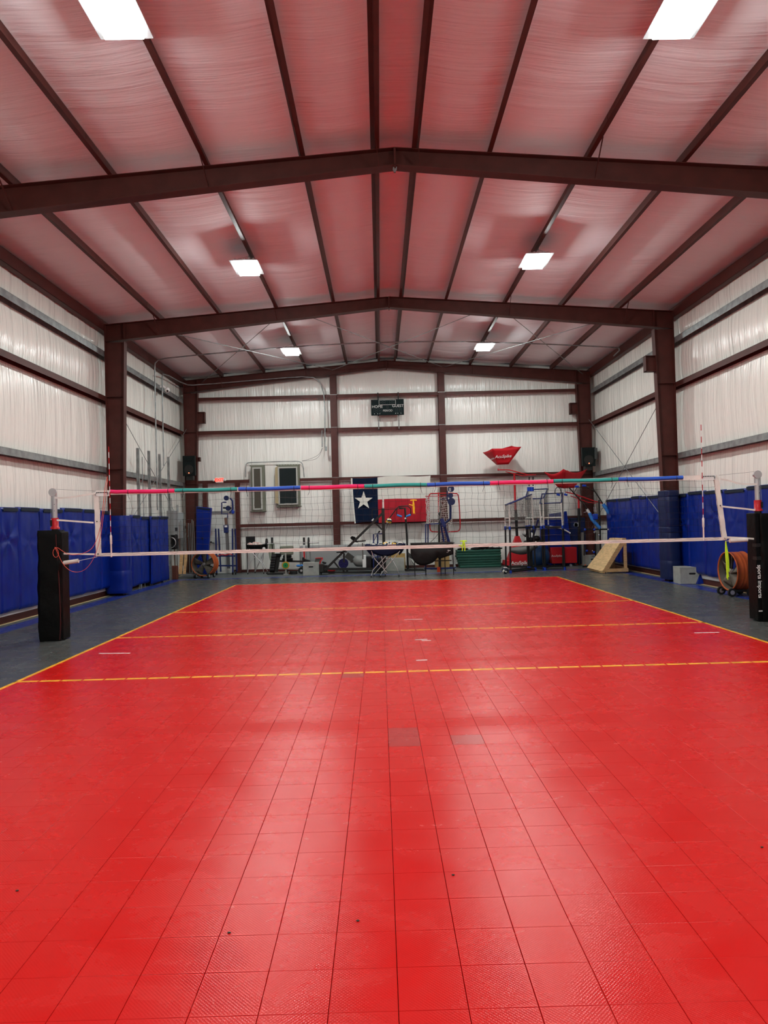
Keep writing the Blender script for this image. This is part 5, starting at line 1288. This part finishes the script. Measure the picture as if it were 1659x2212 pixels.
b.beam((xw[0], Yc, .1), (xw[1], Yc, .1), .05, .05); b.beam((xw[0], Yc, .1), (xw[0], Yc, q(920, 1176).z), .04, .04, (0, 1, 0)); b.beam((xw[0], Yc, .1), (xw[0], Yc+.5, .1), .05, .05); b.beam((xw[1], Yc, .1), (xw[1], Yc+.5, .1), .05, .05); b.build('wheel_frame', NAVY, t)
for x in xw:
    for y in (Yc, Yc+.5): b = MB(); b.cyl((x-.02, y, .05), (x+.02, y, .05), .05, 14); b.build('caster', mat('caster_grey', (.12, .12, .12), .5), t)
c = at(944, 1230, 12.6); b = MB(); b.box(c.x-.05, c.x+.05, 12.62-.7, 12.64-.7, .0, .16); tag(b.build('orange_square', mat('orange_red', (.65, .07, .02), .5)), 'orange red square block on the floor under the black cart', 'block')
c = at(955, 1215, 13.3); b = MB(); b.box(c.x-.2, c.x+.3, 13.75, 14.0, 0, .5); tag(b.build('cardboard_box', mat('cardboard', (.38, .25, .10), .7), bevel=.01), 'tan cardboard box behind the black cart', 'box')
b = MB(); b.box(c.x+.3, c.x+.45, 13.1, 13.2, .1, .5)
# green folded mats
Yc = 13.45; x0 = at(985, 1200, Yc).x; x1 = at(1084, 1200, Yc).x
h = .089
for k in range(7):
    b = MB(); dx = .025*(6-k) if k < 4 else .01*k; b.box(x0+dx-.02, x1-.02+.01*(k % 2), Yc+.02*((k*3) % 4), 14.02, k*h, (k+1)*h-.004)
    o = tag(b.build('folded_mat', GRN, bevel=.022), f'dark green folded gym mat, {["bottom", "second from the bottom", "third from the bottom", "middle", "third from the top", "second from the top", "top"][k]} one of the stack', 'gym mat', 'dark green mats in a stack')
    b = MB(); b.box(x0+dx+.02, x1-.06, Yc+.02*((k*3) % 4)-.004, Yc+.02*((k*3) % 4)+.002, k*h+h*.42, k*h+h*.5); b.build('fold_seam', HEM, o)
t = thing('black_gear_bag', 'black bag and straps lying on the green mat stack', 'bag', (x0+.8, 13.6, 7*h))
b = MB(); zt = 7*h
for (px, sx, hz) in ((1000, .20, .06), (1030, .22, .07), (1045, .20, .16), (1060, .2, .06), (1075, .18, .05)):
    c = at(px, 1180, 13.6); b.sphere((c.x, 13.65, zt+hz*.4), sx, 12, 8, (1, .8, hz/sx*.8))
b.build('bag_body', BLKV, t)
b = MB(); b.tube(smooth([at(*p, 13.5) for p in ((1060, 1183), (1070, 1178), (1078, 1180), (1080, 1186))]), .012, 6); b.tube(smooth([at(*p, 13.5) for p in ((1032, 1186), (1022, 1190), (1040, 1189), (1050, 1185))]), .010, 6); b.build('strap', BLK, t)

# ================================================================== RIGHT HALF
# red funnel ball feeders
def funnel(t, top, bot, inside=True):
    """top/bot: lists of 4 points in order front-left, front-right, back-right, back-left"""
    n = 4
    for i in range(n):
        j = (i+1) % n; b = MB()
        def fn(u, v, i=i, j=j):
            p = bot[i].lerp(bot[j], u); q_ = top[i].lerp(top[j], u); q_ = q_-Vector((0, 0, 1))*(SAG*math.sin(PI*u)); return p.lerp(q_, v)
        b.grid(fn, 8, 6, True); b.build('funnel_panel', REDF, t, solid=.008)
    b = MB()
    for i in range(n): b.tube([bot[i], top[i]], .008, 6)
    b.build('funnel_rib', REDP, t)
Yc = 13.45; q = lambda px, py, dy=0: at(px, py, Yc+dy)
SAG = .02
t = thing('ball_feeder', 'tall red funnel ball feeder with white lettering on a red post', 'ball feeder', (q(1115, 1224).x, Yc, 0))
top = [q(1063, 969, -.35), q(1126, 965, -.25), q(1105, 963, .35), q(1043, 977.5, .25)]
bot = [q(1075, 1004, -.12), q(1098, 1003, -.12), q(1092, 1002, .12), q(1073, 1004, .12)]
funnel(t, top, bot)
fr, fu = (top[1]-top[0]).normalized(), ((top[0]+top[1])-(bot[0]+bot[1])).normalized()
def on(u, v, off=.03):
    p = bot[0].lerp(bot[1], u).lerp(top[0].lerp(top[1], u), v); n_ = fr.cross(fu); return p + n_*off
lettering('AcuSpike', .155, on(.42, .50), fr, fu, WPL, t, .002, bold=.0012)
sr = (top[0]-top[3]).normalized(); su = ((top[0]+top[3])-(bot[0]+bot[3])).normalized()
lettering('AcuSpike', .08, (top[0]+top[3]+bot[0]+bot[3])/4+sr.cross(su)*.03-su*.03, sr, su, WPL, t, .002)
b = MB()
for px in (1075, 1084, 1091, 1097): b.tube([q(px, 1003), q(px+1, 1014)], .006, 5)
b.build('hanger_wire', CHR, t)
b = MB()
for dy in (-.1, .1):
    b.tube([q(1076, 1015, dy), q(1100, 1015, dy), q(1141, 1026, dy), q(1158, 1026, dy)], .018, 8); b.tube([q(1092, 1019, dy), q(1130, 1028, dy), q(1144, 1026, dy)], .014, 8)
b.tube([q(1076, 1013, -.1), q(1076, 1016, .1)], .02, 8); b.build('rail_arm', REDP, t)
b = MB(); b.tube([q(1113.5, 1101), q(1111, 1022)], .035, 10); b.build('upper_post', REDP, t)
b = MB(); b.tube([q(1117, 1160), q(1114, 1101)], .048, 10); b.build('lower_post', BLK, t)
for px in (1143, 1151.5): b = MB(); b.tube([q(px, 1030), q(px, 1050)], .022, 8); b.build('drop_tube', BLK, t)
for px in (1143, 1149): b = MB(); c = q(px, 1056, -.02); b.tube([c+Vector((0, 0, -.08)), c+Vector((0, 0, .06))], .07, 12); b.build('blue_cup', BLP, t)
b = MB(); gx = q(1088, 1224).x; hx = q(1144, 1224).x
b.hexa([(gx, Yc-.45, .08), (hx, Yc-.45, .08), (hx, Yc+.35, .08), (gx, Yc+.35, .08)], [(gx+.03, Yc-.43, .24), (hx-.03, Yc-.43, .24), (hx-.03, Yc+.33, .24), (gx+.03, Yc+.33, .24)])
ax, az = q(1117, 1160).x, q(1117, 1158).z
b.hexa([(gx+.14, Yc-.38, .24), (hx-.08, Yc-.38, .24), (hx-.08, Yc+.28, .24), (gx+.14, Yc+.28, .24)], [(ax-.07, Yc-.07, az), (ax+.07, Yc-.07, az), (ax+.07, Yc+.07, az), (ax-.07, Yc+.07, az)]); b.build('pyramid_base', REDP, t, bevel=.01)
lettering('AcuSpike', .17, (gx+(hx-gx)*.55, Yc-.455, .155), (1, 0, 0), (0, 0, 1), WPL, t, .002, bold=.003)
for x in (gx+.08, hx-.08):
    b = MB(); b.cyl((x-.02, Yc-.35, .04), (x+.02, Yc-.35, .04), .04, 12); b.build('caster', RUB, t)
Yc = 13.35; q = lambda px, py, dy=0: at(px, py, Yc+dy)
SAG = .13
t = thing('ball_feeder', 'second red funnel ball feeder with curved rim, behind the net carts', 'ball feeder', (q(1250, 1215).x, Yc, 0))
top = [q(1175.5, 1019, -.2), q(1217, 1013, -.55), q(1268, 1013, .1), q(1225, 1016, .5)]
bot = [q(1206, 1053, -.12), q(1218, 1055, -.18), q(1240, 1054, 0), q(1226, 1052, .15)]
funnel(t, top, bot)
b = MB()
for dy in (-.08, .08):
    b.tube([q(1222, 1063, dy), q(1240, 1067, dy), q(1285, 1083, dy), q(1300, 1087, dy)], .02, 8); b.tube([q(1232, 1071, dy), q(1270, 1085, dy), q(1288, 1087, dy)], .014, 8)
b.build('rail_arm', REDP, t)
b = MB()
for px in (1212, 1220, 1231, 1238): b.tube([q(px, 1054), q(px+1, 1066)], .009, 6)
b.build('hanger_wire', BLKS, t)
b = MB(); b.tube([q(1250.5, 1098), q(1250, 1072)], .035, 10); b.build('upper_post', REDP, t)
b = MB(); x = q(1251, 1200).x; b.tube([(x, Yc, .02), q(1250.5, 1098)], .05, 10); b.build('lower_post', BLK, t)
b = MB(); c = q(1244, 1134, -.06); b.cyl(c, c+Vector((0, .05, 0)), .07, 14); b.box(c.x-.05, c.x+.09, c.y, c.y+.04, c.z-.06, c.z+.08); b.build('winch', ALU, t)
a, c = q(1193, 1180, -.4), q(1248.5, 1213, -.4)
b = MB(); b.box(a.x, c.x, Yc-.3, Yc+.2, .1, .10+a.z-c.z); b.build('red_bin', REDP, t, bevel=.015)
lettering('AcuSpike', .10, ((a.x*.8+c.x*.2), Yc-.305, .36), (1, 0, 0), (0, 0, 1), WPL, t, .002)
for x in (a.x+.08, c.x-.06): b = MB(); b.cyl((x-.02, Yc-.25, .05), (x+.02, Yc-.25, .05), .05, 12); b.build('caster', RUB, t)
# blue mats standing in the right corner
Yc = 13.72; q = lambda px, py, dy=0: at(px, py, Yc+dy)
t = thing('standing_mat', 'tall blue mat leaning behind the net carts', 'gym mat', (q(1200, 1225).x, Yc, 0))
P_ = [q(1166, 1222), q(1240, 1222), q(1224.5, 1104), q(1168, 1114)]; P_[0].z = P_[1].z = 0
b = MB(); b.prism(P_, (0, .12, 0)); b.build('mat_body', MATB, t, bevel=.02)
b = MB(); b.tube(smooth([q(*p, -.03) for p in ((1183, 1137), (1198, 1138), (1212, 1141), (1224, 1147), (1232, 1152))]), .028, 6); b.build('white_stripe', WPL, t)
t = thing('standing_mat', 'dark blue mat standing in the right back corner', 'gym mat', (q(1245, 1225, .2).x, Yc+.25, 0))
b = MB(); a, c = q(1229, 1119, .2), q(1264, 1119, .2); b.box(a.x, c.x, Yc+.2, Yc+.32, 0, a.z); b.build('mat_body', NAVYM, t, bevel=.02)
b = MB(); b.box(a.x+.05, c.x-.05, Yc+.19, Yc+.20, a.z-.08, a.z-.03); b.build('hem', HEM, t)
# net catch carts of white and black pipe with blue joints
def catch_cart(label, feet, tops, ymid, grp='net ball catch carts', bar=True, seed=1):
    """feet: four floor pixels (FL, FR, BR, BL); tops: pixels of the rim above them; depth comes from the feet"""
    F_ = [atz(*f) for f in feet]; T_ = [at(p[0], p[1], f.y) for p, f in zip(tops, F_)]
    for f, tt in zip(F_, T_): f.x = (f.x+tt.x)/2*1.0; tt.x = f.x+(tt.x-f.x)*.6
    cx = sum(f.x for f in F_)/4; cy = sum(f.y for f in F_)/4
    t = thing('net_cart', label, 'ball cart', (cx, cy, 0), grp)
    zj = ymid
    for f, tt in zip(F_, T_):
        m_ = f.lerp(tt, (zj)/tt.z); m_.z = zj
        b = MB(); b.tube([(f.x, f.y, .05), m_], .027, 8); lg = b.build('lower_pole', BLK, t)
        b = MB(); b.tube([m_, tt], .022, 8); b.build('upper_pole', mat('pipe_white', (.62, .6, .56), .45), t)
        b = MB(); b.tube([m_-Vector((0, 0, .05)), m_+Vector((0, 0, .05))], .036, 8); b.tube([(f.x, f.y, 0), (f.x, f.y, .09)], .038, 8); b.build('blue_joint', BLP, t)
    b = MB(); b.tube(T_, .020, 8, closed=True); b.build('rim', NAVY, t)
    for i in range(4):
        j = (i+1) % 4
        b = MB(); b.tube([(F_[i].x, F_[i].y, .045), (F_[j].x, F_[j].y, .045)], .024, 8); b.build('foot_pole', BLK, t)
        b = MB(); b.tube([F_[i].lerp(T_[i], zj/T_[i].z), F_[j].lerp(T_[j], zj/T_[j].z)], .024, 8); b.build('cross_pole', BLK, t)
    b = MB(); global rr; rr = random.Random(seed)
    M_ = [F_[i].lerp(T_[i], (zj+.25)/T_[i].z) for i in range(4)]
    for i in range(4):
        j = (i+1) % 4; nn = max(4, int((T_[i]-T_[j]).length/.055)); netbag(b, T_[i], T_[j], M_[j].lerp(M_[i], .1), M_[i].lerp(M_[j], .1), nn, 13, .03, .0036, .008)
    netbag(b, M_[0], M_[1], M_[2], M_[3], 9, 8, 0, .0036, .01)
    b.build('bag_netting', mat('grey_cord', (.22, .22, .21), .7), t, kind='stuff')
    b = MB(); b.tube([M_[0]+Vector((0, 0, .06)), M_[1]+Vector((0, 0, .06))], .020, 8); b.tube([M_[2]+Vector((0, 0, .04)), M_[3]+Vector((0, 0, .04))], .018, 8); b.build('white_cross_bar', MATS['pipe_white'], t)
    return t
catch_cart('net ball cart nearest the court middle, its side edge on', [(1090.5, 1236), (1101, 1238.5), (1163, 1232), (1150, 1230)], [(1092, 1091), (1101, 1089), (1146, 1068), (1135, 1072)], 1.38, seed=2)
catch_cart('middle net ball cart of the three, slightly behind', [(1147, 1230), (1178, 1232), (1186, 1223), (1155, 1222)], [(1132, 1078), (1173, 1077), (1183, 1056), (1138, 1058)], 1.38, seed=3)
catch_cart('rightmost net ball cart of the three, nearest the ramp', [(1182, 1231.5), (1226, 1231), (1213, 1225), (1170, 1227)], [(1163, 1088), (1210, 1086), (1218, 1065), (1172, 1067)], 1.36, seed=4)
# blue exercise ball and gear between the carts
c = atz(1163, 1224); b = MB(); b.sphere((c.x, 13.0, .37), .36, 24, 16); tag(b.build('exercise_ball', mat('blue_rubber', (.015, .05, .14), .35)), 'large dark blue exercise ball behind the net carts', 'ball')
Yc = 12.45; q = lambda px, py, dy=0: at(px, py, Yc+dy)
t = thing('exercise_bike', 'black exercise machine half hidden among the net carts', 'exercise machine', (q(1150, 1225).x, Yc, 0))
b = MB(); b.beam((q(1148, 1225).x, Yc, .08), q(1146, 1165), .08, .08, (0, 1, 0)); b.beam(q(1120, 1184), q(1163, 1172), .1, .06); b.beam((q(1125, 1225).x, Yc, .06), (q(1175, 1225).x, Yc, .06), .08, .06); b.build('frame', BLKS, t)
b = MB()
for k, (px, py, r_) in enumerate(((1138, 1172, .10), (1147, 1166, .11), (1158, 1163, .12), (1150, 1178, .13), (1166, 1170, .09))): b.sphere(q(px, py), r_, 10, 7, (1.2, .7, .8))
b.build('machine_body', BLK, t)
b = MB(); b.grid(lambda u, v: q(1103+u*58, 1184-10*u+ (8+10*math.sin(PI*u))*v, -.15*math.sin(PI*v)), 10, 5, True); b.build('grey_seat', mat('seat_grey', (.16, .16, .15), .6), t, solid=.02)
b = MB()
for a_ in (-.5, -.1, .3, .7): p = q(1135, 1160); b.tube([p, p+Vector((.14*math.sin(a_)-.03, -.03, .12*math.cos(a_)))], .012, 6)
b.sphere(q(1141, 1156), .03, 8, 6); b.build('handle_bar', BLK, t)
b = MB(); b.beam(q(1150, 1166), q(1163, 1120), .05, .05, (0, 1, 0)); b.beam(q(1148, 1150), q(1154, 1138), .07, .06, (0, 1, 0)); b.build('blue_lever', NAVY, t)
# right arm machine with blue foam pads
Yc = 12.2; q = lambda px, py, dy=0: at(px, py, Yc+dy)
t = thing('block_trainer', 'black armed blocking trainer with blue foam pads near the right corner', 'volleyball trainer', (q(1297, 1215).x, Yc, 0))
b = MB(); b.tube([q(1229, 1053), q(1262, 1090), q(1268, 1101)], .022, 8); b.tube([q(1280, 1054), q(1292, 1072), q(1302, 1088)], .022, 8); b.build('arm', BLKS, t)
b = MB(); x = q(1298, 1210).x; b.tube([(x, Yc, .04), q(1294, 1080)], .032, 8); b.tube([(q(1287, 1210).x, Yc, .04), q(1286, 1150)], .025, 8); b.build('pole', BLKS, t)
b = MB(); b.tube([q(1268, 1100), q(1274, 1110)], .045, 10); b.build('white_sleeve', WPL, t)
b = MB(); b.tube([q(1273, 1108), q(1279, 1122), q(1296, 1141)], .058, 12); b.build('foam_pad', SKYB, t)
b = MB(); b.tube([q(1303, 1089), q(1318, 1112)], .060, 12); b.build('foam_pad', SKYB, t)
b = MB(); c = q(1285, 1116); b.box(c.x-.08, c.x+.08, Yc-.08, Yc+.02, c.z-.10, c.z+.09); b.build('blue_block', BLP, t, bevel=.02)
b = MB(); b.tube([q(1283, 1095), q(1284, 1106)], .014, 6); b.tube([q(1286, 1094), q(1288, 1106)], .014, 6); b.tube([q(1261, 1107), q(1266, 1106), q(1272, 1103)], .012, 6); b.build('rod', CHR, t)
b = MB(); b.beam(q(1262, 1144), q(1326, 1143), .03, .05); b.beam(q(1262, 1144), q(1262, 1200), .03, .05, (0, 1, 0)); b.beam((q(1258, 1215).x, Yc, .04), (q(1305, 1215).x, Yc, .04), .06, .06); b.beam(q(1324, 1147), q(1326, 1165), .06, .06, (0, 1, 0)); b.build('base_frame', BLKS, t)
for px, py in ((1264, 1144), (1284, 1144), (1283, 1193), (1268, 1190)): b = MB(); b.sphere(q(px, py, -.04), .04, 8, 6); b.build('blue_joint', BLP, t)
b = MB(); c = q(1284, 1150, -.05); b.sphere(c, .03, 8, 6); b.sphere(q(1294, 1156, -.05), .03, 8, 6); b.sphere(q(1280, 1190, -.05), .025, 8, 6); b.build('chrome_knob', CHR, t)
b = MB(); b.box(q(1312, 1143).x, q(1321, 1143).x, Yc-.03, Yc-.02, q(1316, 1145).z, q(1316, 1142).z); b.build('label_strip', WPL, t)
for px in (1267, 1252):
    c = q(px, 1060 if px == 1267 else 1052)
for p, s_ in (((1246, 1051.5), 'left'), ((1262, 1049.5), 'right')):
    b = MB(); c = q(*p, -.2); b.tube([c-Vector((.06, 0, -.01)), c+Vector((.06, 0, 0))], .034, 12); b.build('hand_pad', BLP, t)
b = MB(); b.tube([q(1256, 1056), q(1252, 1052, -.2)], .012, 6); b.tube([q(1272, 1052), q(1264, 1050, -.2)], .012, 6); b.tube([q(1240, 1064), q(1246, 1054, -.2)], .012, 6); b.tube([q(1287, 1064), q(1266, 1052, -.2)], .012, 6); b.build('hand_bracket', BLKS, t)
Yc = 12.6
t = thing('hook_trainer', 'black forked arm with blue paddles above the rightmost net cart', 'volleyball trainer', (at(1208, 1225, Yc).x, Yc, 0))
b = MB(); b.tube([(at(1216, 1225, Yc).x, Yc, 0), at(1214, 1067, Yc)], .022, 8); b.tube(smooth([at(*p, Yc) for p in ((1199, 1066), (1199, 1057), (1205, 1051), (1211, 1057), (1213, 1067))]), .012, 6); b.build('fork', BLKS, t)
for px in (1206, 1222): b = MB(); c = at(px, 1069, Yc-.05); b.tube([c-Vector((.05, 0, -.02)), c+Vector((.05, 0, -.01))], .035, 10); b.build('blue_paddle', BLP, t)
# grey post beside column
b = MB(); x = at(1261, 1200, 13.2).x; b.box(x-.05, x+.05, 13.2, 13.3, 0, at(1261, 1150, 13.2).z); tag(b.build('grey_post', mat('post_grey2', (.22, .22, .2), .5)), 'short grey post standing beside the right corner column', 'post')
for k, (px, py) in enumerate(((1250, 1220), (1266, 1223))):
    c = atz(px, py); b = MB(); b.tube([(c.x, c.y, 0), (c.x, c.y, .015), (c.x, c.y, .06)], 0, 14, radii=[.10, .09, .03]); tag(b.build('floor_cone', mat('orange_cone', (.60, .12, .03), .5)), f"flat orange marker cone on the floor, {'left' if k == 0 else 'right'} of the two", 'cone', 'orange marker cones')
c = atz(1233, 1224); b = MB(); b.cyl((c.x, c.y-.02, .045), (c.x, c.y+.02, .045), .045, 14); tag(b.build('small_wheel', CHR), 'small chrome caster on the floor by the rightmost net cart', 'caster')
# wooden ramp
Yc = 9.7
t = thing('wooden_ramp', 'wooden plyometric ramp of plywood on a pine frame', 'ramp', (6.3, Yc, 0))
FLn, FRn = atz(1268, 1233), atz(1301, 1239)
wv = FRn-FLn      # bottom edge of the slope
T0, T1 = at(1318, 1162, FLn.y+.0), at(1349, 1162.5, FRn.y+.05)
up = (T1-FRn)
n_ = wv.cross(up).normalized()
if n_.z < 0: n_ = -n_
e0 = Vector((FLn.x, FLn.y, .10)); e1 = Vector((FRn.x, FRn.y, .06)); g0 = Vector((T0.x, T0.y, T0.z)); g1 = Vector((T1.x-.05, T1.y, T1.z))
g0.y = e0.y+.05; 
def slope(b, d0, d1): b.hexa([e0-n_*d1, e1-n_*d1, g1-n_*d1, g0-n_*d1], [e0-n_*d0, e1-n_*d0, g1-n_*d0, g0-n_*d0])
b = MB(); slope(b, 0, .02); b.build('plywood_top', PLY, t)
side = (e1-e0).normalized(); L_ = (g1-e1)
for k, (a, c) in enumerate(((e0, g0), (e1, g1))):
    b = MB(); off = side*(.02 if k == 0 else -.02); b.beam(a+off-n_*.075, c+off-n_*.075, .038, .11, n_); b.build('side_rail', PINE, t)
zT = g1.z-.10; D = .14
for k, a in enumerate((g0, g1)):
    b = MB(); x = a.x+(.06 if k else .10); y = a.y+.02; b.beam((x, y, .05), (x, y, zT-.02), .09, .04, (0, 1, 0)); b.build('post', PINE, t)
b = MB(); b.beam((e1.x+.15, e1.y+.02, .085), (g1.x+.14, g1.y+.02, .085), .038, .10); b.build('foot_rail', PINE, t)
b = MB(); b.beam((e0.x+.15, e0.y+.0, .085), (g0.x+.18, g0.y+.0, .085), .038, .10); b.build('foot_rail', PINE, t)
b = MB(); b.beam((g0.x+.16, g0.y, .10), (g1.x+.10, g1.y, .10), .04, .09); b.beam((e0.x+.1, e0.y, .06), (e1.x+.03, e1.y, .05), .05, .08); b.beam(g0-n_*.1, g1-n_*.1, .04, .12); b.build('cross_rail', PINE, t)
b = MB()
for (x, y) in ((e0.x+.2, e0.y), (e1.x+.1, e1.y+.02), (g0.x+.1, g0.y), (g1.x+.05, g1.y+.02)): b.cyl((x, y, 0), (x, y, .04), .02, 8)
b.build('foot', BLKS, t)
b = MB()
for k in range(5):
    for s_ in (.78, .9):
        p = e0.lerp(e1, s_).lerp(g0.lerp(g1, s_), .12+.19*k); b.tube([p-n_*.0, p+n_*.003], .010, 6)
b.build('screw_heads', BLKS, t)
# small blue wedge at the right wall
c = atz(1518, 1262); b = MB(); b.prism([(c.x-.12, c.y, 0), (c.x+.16, c.y, 0), (c.x-.02, c.y+.1, .24)], (0, .22, 0)); tag(b.build('foam_wedge', MATB), 'small blue foam wedge beside the grey jump box', 'foam wedge')
# tiny debris specks on the court
for k, (px, py) in enumerate(((1646, 1831), (495, 2016), (37, 1925), (979, 1891), (773, 1990))):
    c = atz(px, py); b = MB(); b.sphere((c.x, c.y, .003), .006, 6, 4, (1.4, 1, .5)); tag(b.build('floor_speck', mat('speck', (.05, .04, .03), .8)), ['dark speck on the court at the right edge, level with the far scuffs', 'dark speck on the near left court tiles', 'dark speck at the left edge of the court', 'dark speck right of the court middle', 'tiny dark speck on the near middle tiles'][k], 'debris')
